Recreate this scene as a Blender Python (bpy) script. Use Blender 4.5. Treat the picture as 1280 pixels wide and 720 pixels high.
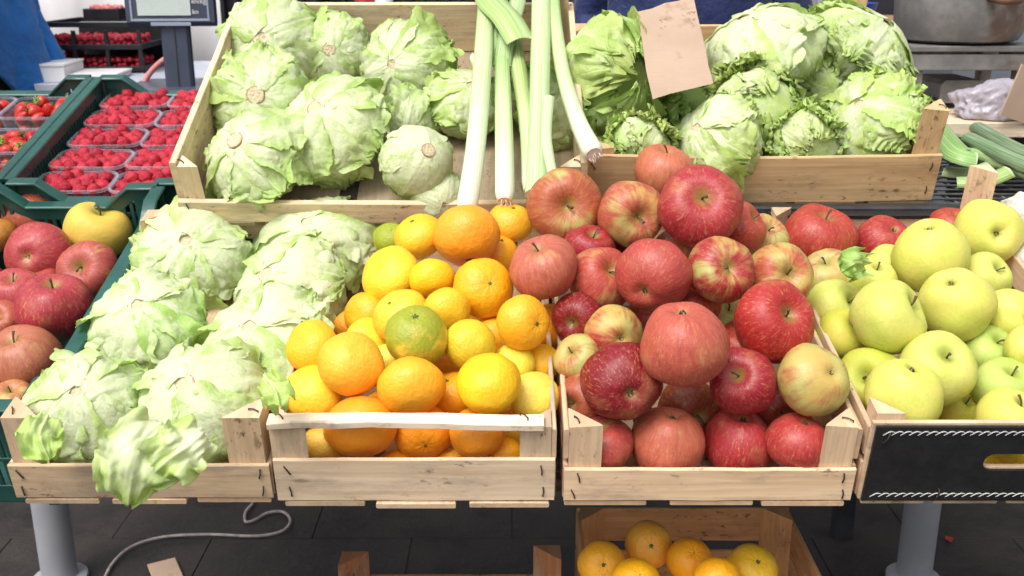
import bpy, bmesh, math, random
from mathutils import Vector, Matrix, noise, Quaternion

for _o in list(bpy.data.objects):
    bpy.data.objects.remove(_o, do_unlink=True)
SC = bpy.context.scene
COL = SC.collection
R = math.radians
rng = random.Random(7)

# ------------------------------------------------------------------ camera
PITCH = R(17.0)
CAM = Vector((0, 0, 1.25))
FPX = 1300.0
K = 1.3
CR = Vector((1, 0, 0))
CU = Vector((0, math.sin(PITCH), math.cos(PITCH)))
CF = Vector((0, math.cos(PITCH), -math.sin(PITCH)))
cd = bpy.data.cameras.new('camera')
cam = bpy.data.objects.new('camera', cd)
COL.objects.link(cam)
cam.location = CAM
cam.rotation_euler = (R(90) - PITCH, 0, 0)
cd.sensor_width = 36.0
cd.lens = FPX / 1280.0 * 36.0
cd.clip_start = 0.02
cd.clip_end = 400
cd.dof.use_dof = True
cd.dof.focus_distance = 1.32
cd.dof.aperture_fstop = 10.0
SC.camera = cam

# ------------------------------------------------------------------ light
SUN_EL, SUN_AZ = R(58), R(215)          # azimuth measured from +Y towards +X
w = bpy.data.worlds.new('World')
SC.world = w
w.use_nodes = True
wn = w.node_tree.nodes
wl = w.node_tree.links
wn.clear()
sky = wn.new('ShaderNodeTexSky')
sky.sky_type = 'NISHITA'
sky.sun_disc = False
sky.sun_elevation = SUN_EL
sky.sun_rotation = SUN_AZ
sky.air_density = 1.0
sky.dust_density = 6.0
sky.ozone_density = 0.6
hs = wn.new('ShaderNodeHueSaturation')
hs.inputs['Saturation'].default_value = 0.25
bg = wn.new('ShaderNodeBackground')
bg.inputs['Strength'].default_value = 0.15
wo = wn.new('ShaderNodeOutputWorld')
wl.new(sky.outputs['Color'], hs.inputs['Color'])
wl.new(hs.outputs['Color'], bg.inputs['Color'])
wl.new(bg.outputs['Background'], wo.inputs['Surface'])
sl = bpy.data.lights.new('sun', 'SUN')
sl.energy = 1.15
sl.angle = R(24)
sl.color = (1.0, 0.97, 0.93)
so = bpy.data.objects.new('sun', sl)
COL.objects.link(so)
sd = Vector((math.sin(SUN_AZ) * math.cos(SUN_EL), math.cos(SUN_AZ) * math.cos(SUN_EL), math.sin(SUN_EL)))
so.rotation_euler = (-sd).to_track_quat('-Z', 'Y').to_euler()
so.location = (0, -2, 5)
SC.view_settings.view_transform = 'Standard'
SC.view_settings.look = 'None'
SC.view_settings.gamma = 1.0
SC.view_settings.use_curve_mapping = False
SC.view_settings.exposure = 0.44


# ------------------------------------------------------------------ helpers
def px(u, v, d):
    """world point seen at photo pixel (u, v), d metres along the view axis"""
    return CAM + d * (CF + (u - 640) / FPX * CR + (360 - v) / FPX * CU)


def pk(u, v, d):
    return px(u, v, d * K)


def rim_frame(u1, v1, d1, u2, v2):
    """tilt and length of a straight crate side at constant X seen from (u1, v1) back to (u2, v2)"""
    a, b = px(u1, v1, d1), px(u2, v2, d1 * (u1 - 640) / (u2 - 640))
    return a, math.atan2(b.z - a.z, b.y - a.y), (b - a).length


def ray(u, v):
    return CF + (u - 640) / FPX * CR + (360 - v) / FPX * CU


def on_plane(u, v, p0, n):
    r = ray(u, v)
    t = (p0 - CAM).dot(n) / r.dot(n)
    return CAM + r * t, t


def camdir(dx, dy, away=False):
    """unit vector from its offset in the picture (dx right, dy DOWN, of the radius)"""
    l = math.hypot(dx, dy)
    if l > 0.98:
        dx, dy = dx / l * 0.98, dy / l * 0.98
    z = math.sqrt(max(0.0, 1 - dx * dx - dy * dy))
    a = CR * dx - CU * dy + CF * (z if away else -z)
    return a.normalized()


def props(o, label=None, cat=None, group=None, kind=None):
    if label: o['label'] = label
    if cat: o['category'] = cat
    if group: o['group'] = group
    if kind: o['kind'] = kind
    return o


def link(name, mesh, mat=None, parent=None, mw=None, color=None):
    o = bpy.data.objects.new(name, mesh)
    COL.objects.link(o)
    if mat is not None and mesh is not None and not mesh.materials:
        mesh.materials.append(mat)
    if parent is not None:
        o.parent = parent
    if mw is not None:
        if parent is not None:
            o.matrix_local = mw
        else:
            o.matrix_world = mw
    if color:
        o.color = color
    return o


def empty(name, mw=None, parent=None):
    o = bpy.data.objects.new(name, None)
    COL.objects.link(o)
    o.empty_display_size = 0.05
    if parent is not None:
        o.parent = parent
    if mw is not None:
        o.matrix_world = mw
    return o


def frame_mat(origin, tilt=0.0, yaw=0.0):
    return Matrix.Translation(origin) @ Matrix.Rotation(yaw, 4, 'Z') @ Matrix.Rotation(tilt, 4, 'X')


class MB:
    """collects verts and faces (with one uv per corner) into one mesh"""

    def __init__(self):
        self.v, self.f, self.uv = [], [], []

    def add(self, verts, faces, uvs=None):
        b = len(self.v)
        self.v += [tuple(p) for p in verts]
        for k, fc in enumerate(faces):
            self.f.append([i + b for i in fc])
            self.uv.append(uvs[k] if uvs else [(0, 0)] * len(fc))

    def sweep(self, pts, secs, closed_caps=True, up=Vector((0, 0, 1)), side=None):
        """secs: list (per point) of lists of (a, b) offsets; ring axes from side/up"""
        n = len(pts)
        m = len(secs[0])
        rings = []
        L = [0.0]
        for i in range(1, n):
            L.append(L[-1] + (Vector(pts[i]) - Vector(pts[i - 1])).length)
        prevx = None
        for i in range(n):
            p = Vector(pts[i])
            t = (Vector(pts[min(n - 1, i + 1)]) - Vector(pts[max(0, i - 1)])).normalized()
            if side is not None:
                x = Vector(side)
            elif prevx is not None:
                x = prevx
            else:
                x = t.cross(up)
                if x.length < 1e-4:
                    x = t.cross(Vector((0, 1, 0)))
            x = (x - t * x.dot(t)).normalized()
            prevx = x
            y = t.cross(x).normalized()
            rings.append([p + x * a + y * b for a, b in secs[i]])
        verts = [q for r_ in rings for q in r_]
        per = [0.0]
        for j in range(m):
            a, b = Vector(secs[0][j]), Vector(secs[0][(j + 1) % m])
            per.append(per[-1] + (b - a).length)
        faces, uvs = [], []
        for i in range(n - 1):
            for j in range(m):
                k = (j + 1) % m
                faces.append([i * m + j, (i + 1) * m + j, (i + 1) * m + k, i * m + k])
                uvs.append([(L[i], per[j]), (L[i + 1], per[j]), (L[i + 1], per[j + 1]), (L[i], per[j + 1])])
        if closed_caps:
            s0 = [(0.003 * k, secs[0][k][0] * .3 + 5) for k in range(m)]
            faces.append(list(range(m)))
            uvs.append(s0)
            faces.append([(n - 1) * m + j for j in range(m)][::-1])
            uvs.append(s0[::-1])
        self.add(verts, faces, uvs)

    def tube(self, pts, rad, seg=10, caps=True, up=Vector((0, 0, 1))):
        rads = rad if isinstance(rad, (list, tuple)) else [rad] * len(pts)
        secs = [[(r_ * math.cos(2 * math.pi * k / seg), r_ * math.sin(2 * math.pi * k / seg)) for k in range(seg)] for r_ in rads]
        self.sweep(pts, secs, caps, up)

    def box(self, x0, x1, y0, y1, z0, z1, c=0.0012):
        """chamfered box swept along its longest side"""
        dims = [x1 - x0, y1 - y0, z1 - z0]
        ax = dims.index(max(dims))
        cen = Vector(((x0 + x1) / 2, (y0 + y1) / 2, (z0 + z1) / 2))
        t = Vector((0, 0, 0)); t[ax] = dims[ax] / 2
        s = Vector((0, 0, 0)); s[(ax + 1) % 3] = 1
        self.plank([cen - t, cen + t], dims[(ax + 1) % 3], dims[(ax + 2) % 3], s, c)

    def plank(self, pts, wd, th, side, c=0.0012, seed=None, wob=0.0):
        c = min(c, wd * .3, th * .3)
        a, b = wd / 2, th / 2
        base = [(-a + c, -b), (a - c, -b), (a, -b + c), (a, b - c), (a - c, b), (-a + c, b), (-a, b - c), (-a, -b + c)]
        secs = []
        for i in range(len(pts)):
            if seed is None:
                secs.append(base)
            else:
                e1 = wob * noise.noise(Vector((i * .9, seed, 0)))
                e2 = wob * noise.noise(Vector((i * .9, seed, 9)))
                secs.append([(x + (e1 if x > 0 else e2), y) for x, y in base])
        self.sweep(pts, secs, True, side=side)

    def mesh(self, name, smooth=None):
        me = bpy.data.meshes.new(name)
        me.from_pydata(self.v, [], self.f)
        uvl = me.uv_layers.new(name='UVMap')
        k = 0
        flat = []
        for uv in self.uv:
            for q in uv:
                flat += [q[0], q[1]]
        uvl.data.foreach_set('uv', flat)
        if smooth is not None:
            me.polygons.foreach_set('use_smooth', [True] * len(me.polygons))
            if smooth < 3:
                me.set_sharp_from_angle(angle=smooth)
        me.update()
        return me

    def build(self, name, mat, parent=None, mw=None, color=None, smooth=None):
        return link(name, self.mesh(name, smooth), mat, parent, mw, color)


def lerp(a, b, t):
    return a + (b - a) * t


def table(v, tab):
    if v >= tab[0][0]: return tab[0][1]
    for (v0, h0), (v1, h1) in zip(tab, tab[1:]):
        if v >= v1:
            return lerp(h0, h1, (v0 - v) / (v0 - v1))
    return tab[-1][1]


# ------------------------------------------------------------------ materials
class NT:
    def __init__(self, name):
        self.m = bpy.data.materials.new(name)
        self.m.use_nodes = True
        self.n = self.m.node_tree.nodes
        self.l = self.m.node_tree.links
        self.n.clear()
        self.out = self.n.new('ShaderNodeOutputMaterial')
        self.b = self.n.new('ShaderNodeBsdfPrincipled')
        self.l.new(self.b.outputs[0], self.out.inputs[0])

    def set(self, **kw):
        for k, v in kw.items():
            self.inp(self.b.inputs[k.replace('_', ' ')], v)
        return self

    def inp(self, sock, v):
        if hasattr(v, 'is_output') or isinstance(v, bpy.types.NodeSocket):
            self.l.new(v, sock)
        else:
            if hasattr(sock.default_value, '__len__') and not hasattr(v, '__len__'):
                v = (v, v, v)
            if hasattr(sock.default_value, '__len__') and len(sock.default_value) == 4 and len(v) == 3:
                v = (*v, 1)
            sock.default_value = v

    def tc(self, which='Object'):
        return self.n.new('ShaderNodeTexCoord').outputs[which]

    def info(self, which='Random'):
        return self.n.new('ShaderNodeObjectInfo').outputs[which]

    def noise(self, vec, scale=5, detail=4, rough=.55, which=0, dist=0.0):
        n = self.n.new('ShaderNodeTexNoise')
        self.inp(n.inputs['Vector'], vec)
        self.inp(n.inputs['Scale'], scale)
        n.inputs['Detail'].default_value = detail
        n.inputs['Roughness'].default_value = rough
        n.inputs['Distortion'].default_value = dist
        return n.outputs[which]

    def voro(self, vec, scale=5, feature='F1', which='Distance', rand=1.0):
        n = self.n.new('ShaderNodeTexVoronoi')
        n.feature = feature
        self.inp(n.inputs['Vector'], vec)
        n.inputs['Scale'].default_value = scale
        n.inputs['Randomness'].default_value = rand
        return n.outputs[which]

    def map(self, vec, scale=(1, 1, 1), loc=(0, 0, 0)):
        n = self.n.new('ShaderNodeMapping')
        self.inp(n.inputs['Vector'], vec)
        self.inp(n.inputs['Scale'], scale)
        self.inp(n.inputs['Location'], loc)
        return n.outputs[0]

    def math(self, op, a, b=0.0, c=0.0, clamp=False):
        n = self.n.new('ShaderNodeMath')
        n.operation = op
        n.use_clamp = clamp
        for i, x in enumerate((a, b, c)):
            self.inp(n.inputs[i], x)
        return n.outputs[0]

    def vmath(self, op, a, b=(0, 0, 0), which=0):
        n = self.n.new('ShaderNodeVectorMath')
        n.operation = op
        self.inp(n.inputs[0], a)
        if op == 'SCALE':
            self.inp(n.inputs['Scale'], b)
        else:
            self.inp(n.inputs[1], b)
        return n.outputs[which]

    def rangem(self, x, a, b, c=0.0, d=1.0, smooth=True):
        n = self.n.new('ShaderNodeMapRange')
        n.interpolation_type = 'SMOOTHSTEP' if smooth else 'LINEAR'
        for i, q in enumerate((x, a, b, c, d)):
            self.inp(n.inputs[i], q)
        return n.outputs[0]

    def mix(self, fac, a, b, mode='MIX'):
        n = self.n.new('ShaderNodeMix')
        n.data_type = 'RGBA'
        n.blend_type = mode
        n.clamp_factor = True
        self.inp(n.inputs[0], fac)
        self.inp(n.inputs[6], a)
        self.inp(n.inputs[7], b)
        return n.outputs[2]

    def xyz(self, vec):
        n = self.n.new('ShaderNodeSeparateXYZ')
        self.inp(n.inputs[0], vec)
        return n.outputs

    def comb(self, x=0.0, y=0.0, z=0.0):
        n = self.n.new('ShaderNodeCombineXYZ')
        for i, q in enumerate((x, y, z)):
            self.inp(n.inputs[i], q)
        return n.outputs[0]

    def bump(self, h, strength=.2, dist=.01, normal=None):
        n = self.n.new('ShaderNodeBump')
        self.inp(n.inputs['Strength'], strength)
        n.inputs['Distance'].default_value = dist
        self.inp(n.inputs['Height'], h)
        if normal is not None:
            self.l.new(normal, n.inputs['Normal'])
        self.l.new(n.outputs[0], self.b.inputs['Normal'])
        return n.outputs[0]


def flat_mat(name, col, rough=.6, metal=0.0, var=.12, scale=8.0, bump=.1, bdist=.004):
    t = NT(name)
    o = t.tc('Object')
    n1 = t.noise(o, scale, 5)
    c = t.mix(t.rangem(n1, .3, .7), [x * (1 - var) for x in col], [min(1, x * (1 + var)) for x in col])
    t.set(Base_Color=c, Metallic=metal, Roughness=t.rangem(t.noise(o, scale * 3, 3), .2, .8, rough - .08, min(1, rough + .1)))
    if bump: t.bump(t.noise(o, scale * 6, 4), bump, bdist)
    return t.m


def wood_mat(name, pale, dark, stain=.5, grain=1.0):
    """sawn poplar: uv.x runs along the board in metres; the object's own colour tints it"""
    t = NT(name)
    uv = t.tc('UV')
    rnd = t.info('Random')
    off = t.comb(t.math('MULTIPLY', rnd, 37.0), t.math('MULTIPLY', rnd, 19.0), rnd)
    p = t.vmath('ADD', uv, off)
    g1 = t.noise(t.map(p, (5, 160 * grain, 1)), 1, 5, .6, dist=.6)
    g2 = t.noise(t.map(p, (2, 30 * grain, 1)), 1, 4, .6, dist=1.2)
    big = t.noise(t.map(p, (7, 9, 1)), 1, 4, .6)
    c = t.mix(t.rangem(g1, .3, .72), pale, [lerp(a, b, .55) for a, b in zip(pale, dark)])
    c = t.mix(t.math('MULTIPLY', t.rangem(g2, .48, .75), .6), c, dark)
    c = t.mix(t.math('MULTIPLY', t.rangem(big, .45, .8), .35), c, [x * .75 for x in dark])
    st = t.noise(t.map(p, (14, 22, 1), (3, 5, 0)), 1, 6, .65)
    c = t.mix(t.math('MULTIPLY', t.rangem(st, .62, .74), stain), c, (.07, .05, .035))
    wth = t.noise(t.map(p, (9, 30, 1), (11, 2, 0)), 1, 5, .7)
    c = t.mix(t.math('MULTIPLY', t.rangem(wth, .46, .70), .60), c, (.34, .29, .25))
    spk = t.noise(t.map(p, (60, 120, 1)), 1, 4, .7)
    c = t.mix(t.math('MULTIPLY', t.math('MULTIPLY', t.rangem(spk, .56, .68), t.rangem(big, .47, .60)), .8), c, (.06, .045, .035))
    # small knots
    kv = t.voro(t.map(p, (6, 22, 1)), 1)
    c = t.mix(t.math('MULTIPLY', t.rangem(kv, .02, .09, 1, 0), .55), c, (.16, .075, .03))
    c = t.mix(1.0, c, t.info('Color'), 'MULTIPLY')
    t.set(Base_Color=c, Roughness=.78, Specular_IOR_Level=.25)
    h = t.math('ADD', t.math('MULTIPLY', g1, .7), t.math('MULTIPLY', g2, .5))
    t.bump(h, .35, .0012)
    return t.m


WOOD = wood_mat('crate_wood', (.78, .65, .48), (.52, .37, .23), .55)
WOOD_OLD = wood_mat('weathered_wood', (.50, .36, .25), (.25, .15, .09), .6)
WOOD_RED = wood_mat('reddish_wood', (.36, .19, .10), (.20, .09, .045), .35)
def apple_mat():
    t = NT('apple_skin')
    o = t.tc('Object')
    rnd = t.info('Random')
    s = t.xyz(o)
    rr = t.math('SQRT', t.math('ADD', t.math('MULTIPLY', s[0], s[0]), t.math('MULTIPLY', s[1], s[1])))
    inv = t.math('DIVIDE', 1.0, t.math('ADD', rr, .08))
    ang = t.comb(t.math('MULTIPLY', s[0], inv), t.math('MULTIPLY', s[1], inv), t.math('MULTIPLY', s[2], .22))
    seed = t.comb(t.math('MULTIPLY', rnd, 31.0), t.math('MULTIPLY', rnd, 17.0), t.math('MULTIPLY', rnd, 53.0))
    st = t.noise(t.vmath('ADD', t.vmath('SCALE', ang, 7.0), seed), 1, 5, .65)
    st2 = t.noise(t.vmath('ADD', t.vmath('SCALE', ang, 2.6), seed), 1, 3, .55)
    patch = t.noise(t.vmath('ADD', o, seed), 1.15, 3, .5)
    side = t.xyz(t.vmath('NORMALIZE', t.vmath('ADD', o, t.vmath('SCALE', seed, 0.0))))
    amt = t.info('Alpha')
    # blush: broad patches + streaks, its amount in the object's alpha
    m = t.math('ADD', t.math('MULTIPLY', patch, 1.3), t.math('MULTIPLY', st, .55))
    m = t.math('ADD', m, t.math('MULTIPLY', st2, .35))
    lo = t.math('SUBTRACT', 1.46, t.math('MULTIPLY', amt, 1.15))
    blush = t.rangem(m, lo, t.math('ADD', lo, .42))
    red = t.info('Color')
    ground = t.mix(t.rangem(t.noise(t.vmath('ADD', o, seed), .8, 2), .35, .65), (.54, .37, .10), (.44, .45, .14))
    deep = t.mix(1.0, red, (.62, .35, .45), 'MULTIPLY')
    redv = t.mix(t.math('MULTIPLY', t.rangem(st, .42, .68), .45), red, deep)
    mott = t.noise(t.vmath('ADD', o, seed), 9, 4, .6)
    redv = t.mix(t.math('MULTIPLY', t.rangem(mott, .52, .74), .30), redv, (.50, .24, .09))
    redv = t.mix(1.0, redv, (.82, .86, .84), 'MULTIPLY')
    redv = t.mix(t.math('MULTIPLY', t.rangem(patch, .46, .28), .28), redv, (.52, .24, .10))
    c = t.mix(blush, ground, redv)
    fk = t.noise(t.vmath('ADD', t.vmath('SCALE', ang, 17.0), t.vmath('ADD', seed, t.vmath('SCALE', o, 2.0))), 1, 4, .7)
    c = t.mix(t.math('MULTIPLY', t.math('MULTIPLY', t.rangem(fk, .54, .68), blush), .50), c, (.62, .30, .11))
    c = t.mix(t.math('MULTIPLY', t.math('MULTIPLY', t.rangem(fk, .46, .34), blush), .40), c, t.mix(1.0, red, (.60, .35, .45), 'MULTIPLY'))
    # stem bowl: yellow-green with russet
    bowl = t.math('MULTIPLY', t.rangem(rr, .07, .34, 1, 0), t.rangem(s[2], 0, .2))
    c = t.mix(t.math('MULTIPLY', bowl, .75), c, t.mix(mott, (.34, .30, .07), (.30, .17, .05)))
    cal = t.math('MULTIPLY', t.rangem(rr, .05, .22, 1, 0), t.rangem(s[2], -.2, 0, 1, 0))
    c = t.mix(t.math('MULTIPLY', cal, .6), c, (.36, .26, .07))
    # lenticels and scuffs
    le = t.voro(o, 19)
    c = t.mix(t.math('MULTIPLY', t.rangem(le, .07, .11, 1, 0), .48), c, (.66, .38, .24))
    le2 = t.voro(t.vmath('ADD', o, (3, 1, 2)), 8)
    c = t.mix(t.math('MULTIPLY', t.rangem(le2, .04, .06, 1, 0), .6), c, (.74, .55, .34))
    sc = t.noise(t.vmath('ADD', o, seed), 3.4, 6, .7)
    c = t.mix(t.math('MULTIPLY', t.rangem(sc, .68, .74), .55), c, (.17, .085, .035))
    dots = t.voro(t.vmath('ADD', o, seed), 3.1)
    c = t.mix(t.math('MULTIPLY', t.rangem(dots, .035, .06, 1, 0), .7), c, (.12, .06, .03))
    t.set(Base_Color=c, Roughness=t.rangem(mott, .3, .7, .36, .52), Specular_IOR_Level=.42, Coat_Weight=.06, Coat_Roughness=.25)
    t.bump(t.math('ADD', mott, t.math('MULTIPLY', t.noise(o, 26, 3), .4)), .12, .02)
    return t.m


def yellow_mat():
    t = NT('yellow_apple_skin')
    o = t.tc('Object')
    rnd = t.info('Random')
    seed = t.comb(t.math('MULTIPLY', rnd, 31.0), t.math('MULTIPLY', rnd, 17.0), t.math('MULTIPLY', rnd, 53.0))
    s = t.xyz(o)
    rr = t.math('SQRT', t.math('ADD', t.math('MULTIPLY', s[0], s[0]), t.math('MULTIPLY', s[1], s[1])))
    p = t.vmath('ADD', o, seed)
    n1 = t.noise(p, 1.1, 3)
    c = t.mix(t.rangem(n1, .3, .7), t.info('Color'), t.mix(1.0, t.info('Color'), (.80, .95, .70), 'MULTIPLY'))
    mott = t.noise(p, 10, 4, .6)
    c = t.mix(t.math('MULTIPLY', t.rangem(mott, .45, .75), .3), c, (.45, .46, .05))
    c = t.mix(t.math('MULTIPLY', t.math('MULTIPLY', t.rangem(rr, .06, .4, 1, 0), t.rangem(s[2], 0, .2)), .8), c, (.26, .30, .04))
    c = t.mix(t.math('MULTIPLY', t.math('MULTIPLY', t.rangem(rr, .03, .26, 1, 0), t.rangem(s[2], -.2, 0, 1, 0)), .8), c, (.22, .22, .04))
    le = t.voro(o, 15)
    c = t.mix(t.math('MULTIPLY', t.rangem(le, .02, .07, 1, 0), .5), c, (.33, .28, .05))
    fl = t.voro(t.map(p, (1, 1, 2.2)), 7)
    c = t.mix(t.math('MULTIPLY', t.math('MULTIPLY', t.rangem(fl, .04, .10, 1, 0), t.rangem(t.noise(p, 1.6, 2), .52, .62)), .75), c, (.12, .09, .02))
    sc = t.noise(t.vmath('ADD', p, (7, 3, 1)), 4.0, 7, .72)
    c = t.mix(t.math('MULTIPLY', t.rangem(sc, .66, .74), .5), c, (.24, .18, .04))
    t.set(Base_Color=c, Roughness=t.rangem(mott, .3, .7, .44, .60), Specular_IOR_Level=.4)
    t.bump(t.math('ADD', mott, t.math('MULTIPLY', t.noise(o, 30, 3), .4)), .12, .02)
    return t.m


def citrus_mat():
    t = NT('mandarin_peel')
    o = t.tc('Object')
    rnd = t.info('Random')
    seed = t.comb(t.math('MULTIPLY', rnd, 31.0), t.math('MULTIPLY', rnd, 17.0), t.math('MULTIPLY', rnd, 53.0))
    p = t.vmath('ADD', o, seed)
    s = t.xyz(o)
    n1 = t.noise(p, 1.2, 3)
    c = t.mix(t.rangem(n1, .35, .65), t.info('Color'), t.mix(1.0, t.info('Color'), (.97, .88, .8), 'MULTIPLY'))
    # green not yet turned, strongest round the stem; amount in the object's alpha
    g = t.math('ADD', t.math('MULTIPLY', t.noise(p, 1.5, 4), .9), t.math('MULTIPLY', s[2], .28))
    lo = t.math('SUBTRACT', 1.15, t.math('MULTIPLY', t.info('Alpha'), .95))
    c = t.mix(t.math('MULTIPLY', t.rangem(g, lo, t.math('ADD', lo, .3)), .85), c, (.24, .32, .02))
    po = t.voro(o, 17)
    c = t.mix(t.math('MULTIPLY', t.rangem(po, .0, .22, 1, 0), .16), c, (.60, .22, .01))
    sc = t.noise(t.vmath('ADD', p, (3, 9, 2)), 4.5, 6, .7)
    c = t.mix(t.math('MULTIPLY', t.rangem(sc, .69, .75), .5), c, (.22, .10, .02))
    t.set(Base_Color=c, Roughness=.42, Specular_IOR_Level=.45)
    hgt = t.math('ADD', t.rangem(po, 0, .3), t.math('MULTIPLY', t.noise(o, 7, 3), .9))
    t.bump(hgt, .20, .012)
    return t.m


APPLE, YELLOW, CITRUS = apple_mat(), yellow_mat(), citrus_mat()
STEM = flat_mat('apple_stem_bark', (.12, .075, .035), .8, var=.4, scale=40, bump=.3)
CALYX = flat_mat('dried_calyx', (.055, .042, .025), .9, var=.4, scale=40, bump=.3)
BUTTON = flat_mat('mandarin_button', (.10, .13, .025), .8, var=.4, scale=40, bump=.3)


def apple_mesh(seed, tall=.90, cav=.40, lob=.018):
    NU, NV = 40, 30
    rn = random.Random(seed)
    lean = Vector((rn.uniform(-.07, .07), rn.uniform(-.07, .07), 0))
    vs, fs = [], []
    for j in range(NV + 1):
        # denser rings near both bowls
        q = j / NV
        ph = math.pi * (q - .10 * math.sin(2 * math.pi * q) * .9)
        for i in range(NU):
            th = 2 * math.pi * i / NU
            rho = 1 - cav * math.exp(-(ph / .36) ** 2) - .24 * math.exp(-((math.pi - ph) / .28) ** 2)
            rho *= 1 + lob * math.cos(5 * th + seed) * (max(0, ph / math.pi - .35) * 1.6)
            d = Vector((math.sin(ph) * math.cos(th), math.sin(ph) * math.sin(th), math.cos(ph)))
            rho *= 1 + .085 * noise.noise(d * 1.15 + Vector((seed * 3.1, 0, 0))) + .022 * noise.noise(d * 2.6 + Vector((seed * 7.1, 3, 0)))
            x = d.x * rho * (1 + .075 * d.z)
            y = d.y * rho * (1 + .075 * d.z)
            z = d.z * rho * tall
            p = Vector((x, y, z)) + lean * (z * .9)
            vs.append(p)
    for j in range(NV):
        for i in range(NU):
            k = (i + 1) % NU
            fs.append((j * NU + i, (j + 1) * NU + i, (j + 1) * NU + k, j * NU + k))
    me = bpy.data.meshes.new('apple')
    me.from_pydata(vs, [], fs)
    bm = bmesh.new(); bm.from_mesh(me)
    bmesh.ops.remove_doubles(bm, verts=bm.verts, dist=1e-4)
    bm.to_mesh(me); bm.free()
    me.polygons.foreach_set('use_smooth', [True] * len(me.polygons))
    zt = tall * (1 - cav)
    zb = -tall * .76
    return me, zt, zb


APPLES = [apple_mesh(s, tl, cv, lb) for s, tl, cv, lb in ((1, .90, .40, .006), (2, .86, .44, .008), (3, .95, .38, .010), (4, .90, .42, .005), (5, .96, .36, .010), (6, .84, .40, .006))]
YAPPLES = [apple_mesh(s, tl, cv, lb) for s, tl, cv, lb in ((11, .94, .40, .020), (12, 1.0, .38, .015), (13, .90, .42, .022), (14, .97, .36, .012))]


def stem_mesh(seed):
    rn = random.Random(seed)
    m = MB()
    a, b = rn.uniform(-.16, .16), rn.uniform(-.16, .16)
    pts = [Vector((a * q * q, b * q * q, -.04 + q * .36)) for q in (0, .3, .6, .85, 1)]
    m.tube(pts, [.035, .028, .026, .034, .045], 7)
    return m.mesh('stem', 3.2)


def calyx_mesh(seed):
    rn = random.Random(seed)
    m = MB()
    for k in range(6):
        a = 2 * math.pi * k / 6 + rn.uniform(-.2, .2)
        e = Vector((math.cos(a), math.sin(a), 0))
        s = Vector((-math.sin(a), math.cos(a), 0))
        pts = [e * .02 + Vector((0, 0, .03)), e * .09 + Vector((0, 0, -.03)), e * .05 + Vector((0, 0, -.10 - rn.random() * .05))]
        secs = [[(-.03, 0), (.03, 0), (.03, .012), (-.03, .012)], [(-.035, 0), (.035, 0), (.035, .012), (-.035, .012)], [(-.008, 0), (.008, 0), (.008, .008), (-.008, .008)]]
        m.sweep(pts, secs, True, side=s)
    return m.mesh('calyx', 3.2)


STEMS = [stem_mesh(k) for k in range(4)]
CALYXES = [calyx_mesh(k) for k in range(3)]


def citrus_mesh(seed, ob=.84):
    NU, NV = 32, 22
    vs, fs = [], []
    for j in range(NV + 1):
        ph = math.pi * j / NV
        for i in range(NU):
            th = 2 * math.pi * i / NU
            d = Vector((math.sin(ph) * math.cos(th), math.sin(ph) * math.sin(th), math.cos(ph)))
            rho = 1 - .10 * math.exp(-(ph / .26) ** 2) - .06 * math.exp(-((math.pi - ph) / .24) ** 2)
            rho *= 1 + .06 * noise.noise(d * 1.2 + Vector((seed * 3.7, 0, 0))) + .02 * noise.noise(d * 3.2 + Vector((seed, 5, 0)))
            rho *= 1 + .012 * math.cos(9 * th + seed) * math.exp(-(ph / .55) ** 2)
            vs.append((d.x * rho, d.y * rho, d.z * rho * ob))
    for j in range(NV):
        for i in range(NU):
            k = (i + 1) % NU
            fs.append((j * NU + i, (j + 1) * NU + i, (j + 1) * NU + k, j * NU + k))
    me = bpy.data.meshes.new('mandarin')
    me.from_pydata(vs, [], fs)
    bm = bmesh.new(); bm.from_mesh(me)
    bmesh.ops.remove_doubles(bm, verts=bm.verts, dist=1e-4)
    bm.to_mesh(me); bm.free()
    me.polygons.foreach_set('use_smooth', [True] * len(me.polygons))
    return me, ob * .90, -ob * .94


CITRI = [citrus_mesh(s, o) for s, o in ((1, .80), (2, .86), (3, .76), (4, .90), (5, .82))]


def button_mesh():
    m = MB()
    m.tube([Vector((0, 0, -.02)), Vector((0, 0, .025)), Vector((0, 0, .05))], [.09, .085, .035], 9)
    for k in range(5):
        a = 2 * math.pi * k / 5
        e = Vector((math.cos(a), math.sin(a), 0))
        m.plank([e * .05 + Vector((0, 0, .012)), e * .14 + Vector((0, 0, .006))], .06, .03, Vector((-e.y, e.x, 0)), .006)
    return m.mesh('stem_button', 3.2)


BUTTONM = button_mesh()

# ------------------------------------------------------------------ where the stall's tiers lie
TILT = R(12.6)
T1 = pk(640, 628, .90)                                  # front lower edge of the front tier
N1 = Vector((0, -math.sin(TILT), math.cos(TILT)))
GRIM, GT, GLEN = rim_frame(30, 505, .93 * K, 195, 235)           # green apple crate
GN = Vector((0, -math.sin(GT), math.cos(GT)))
GORG = GRIM - GN * .155

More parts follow.
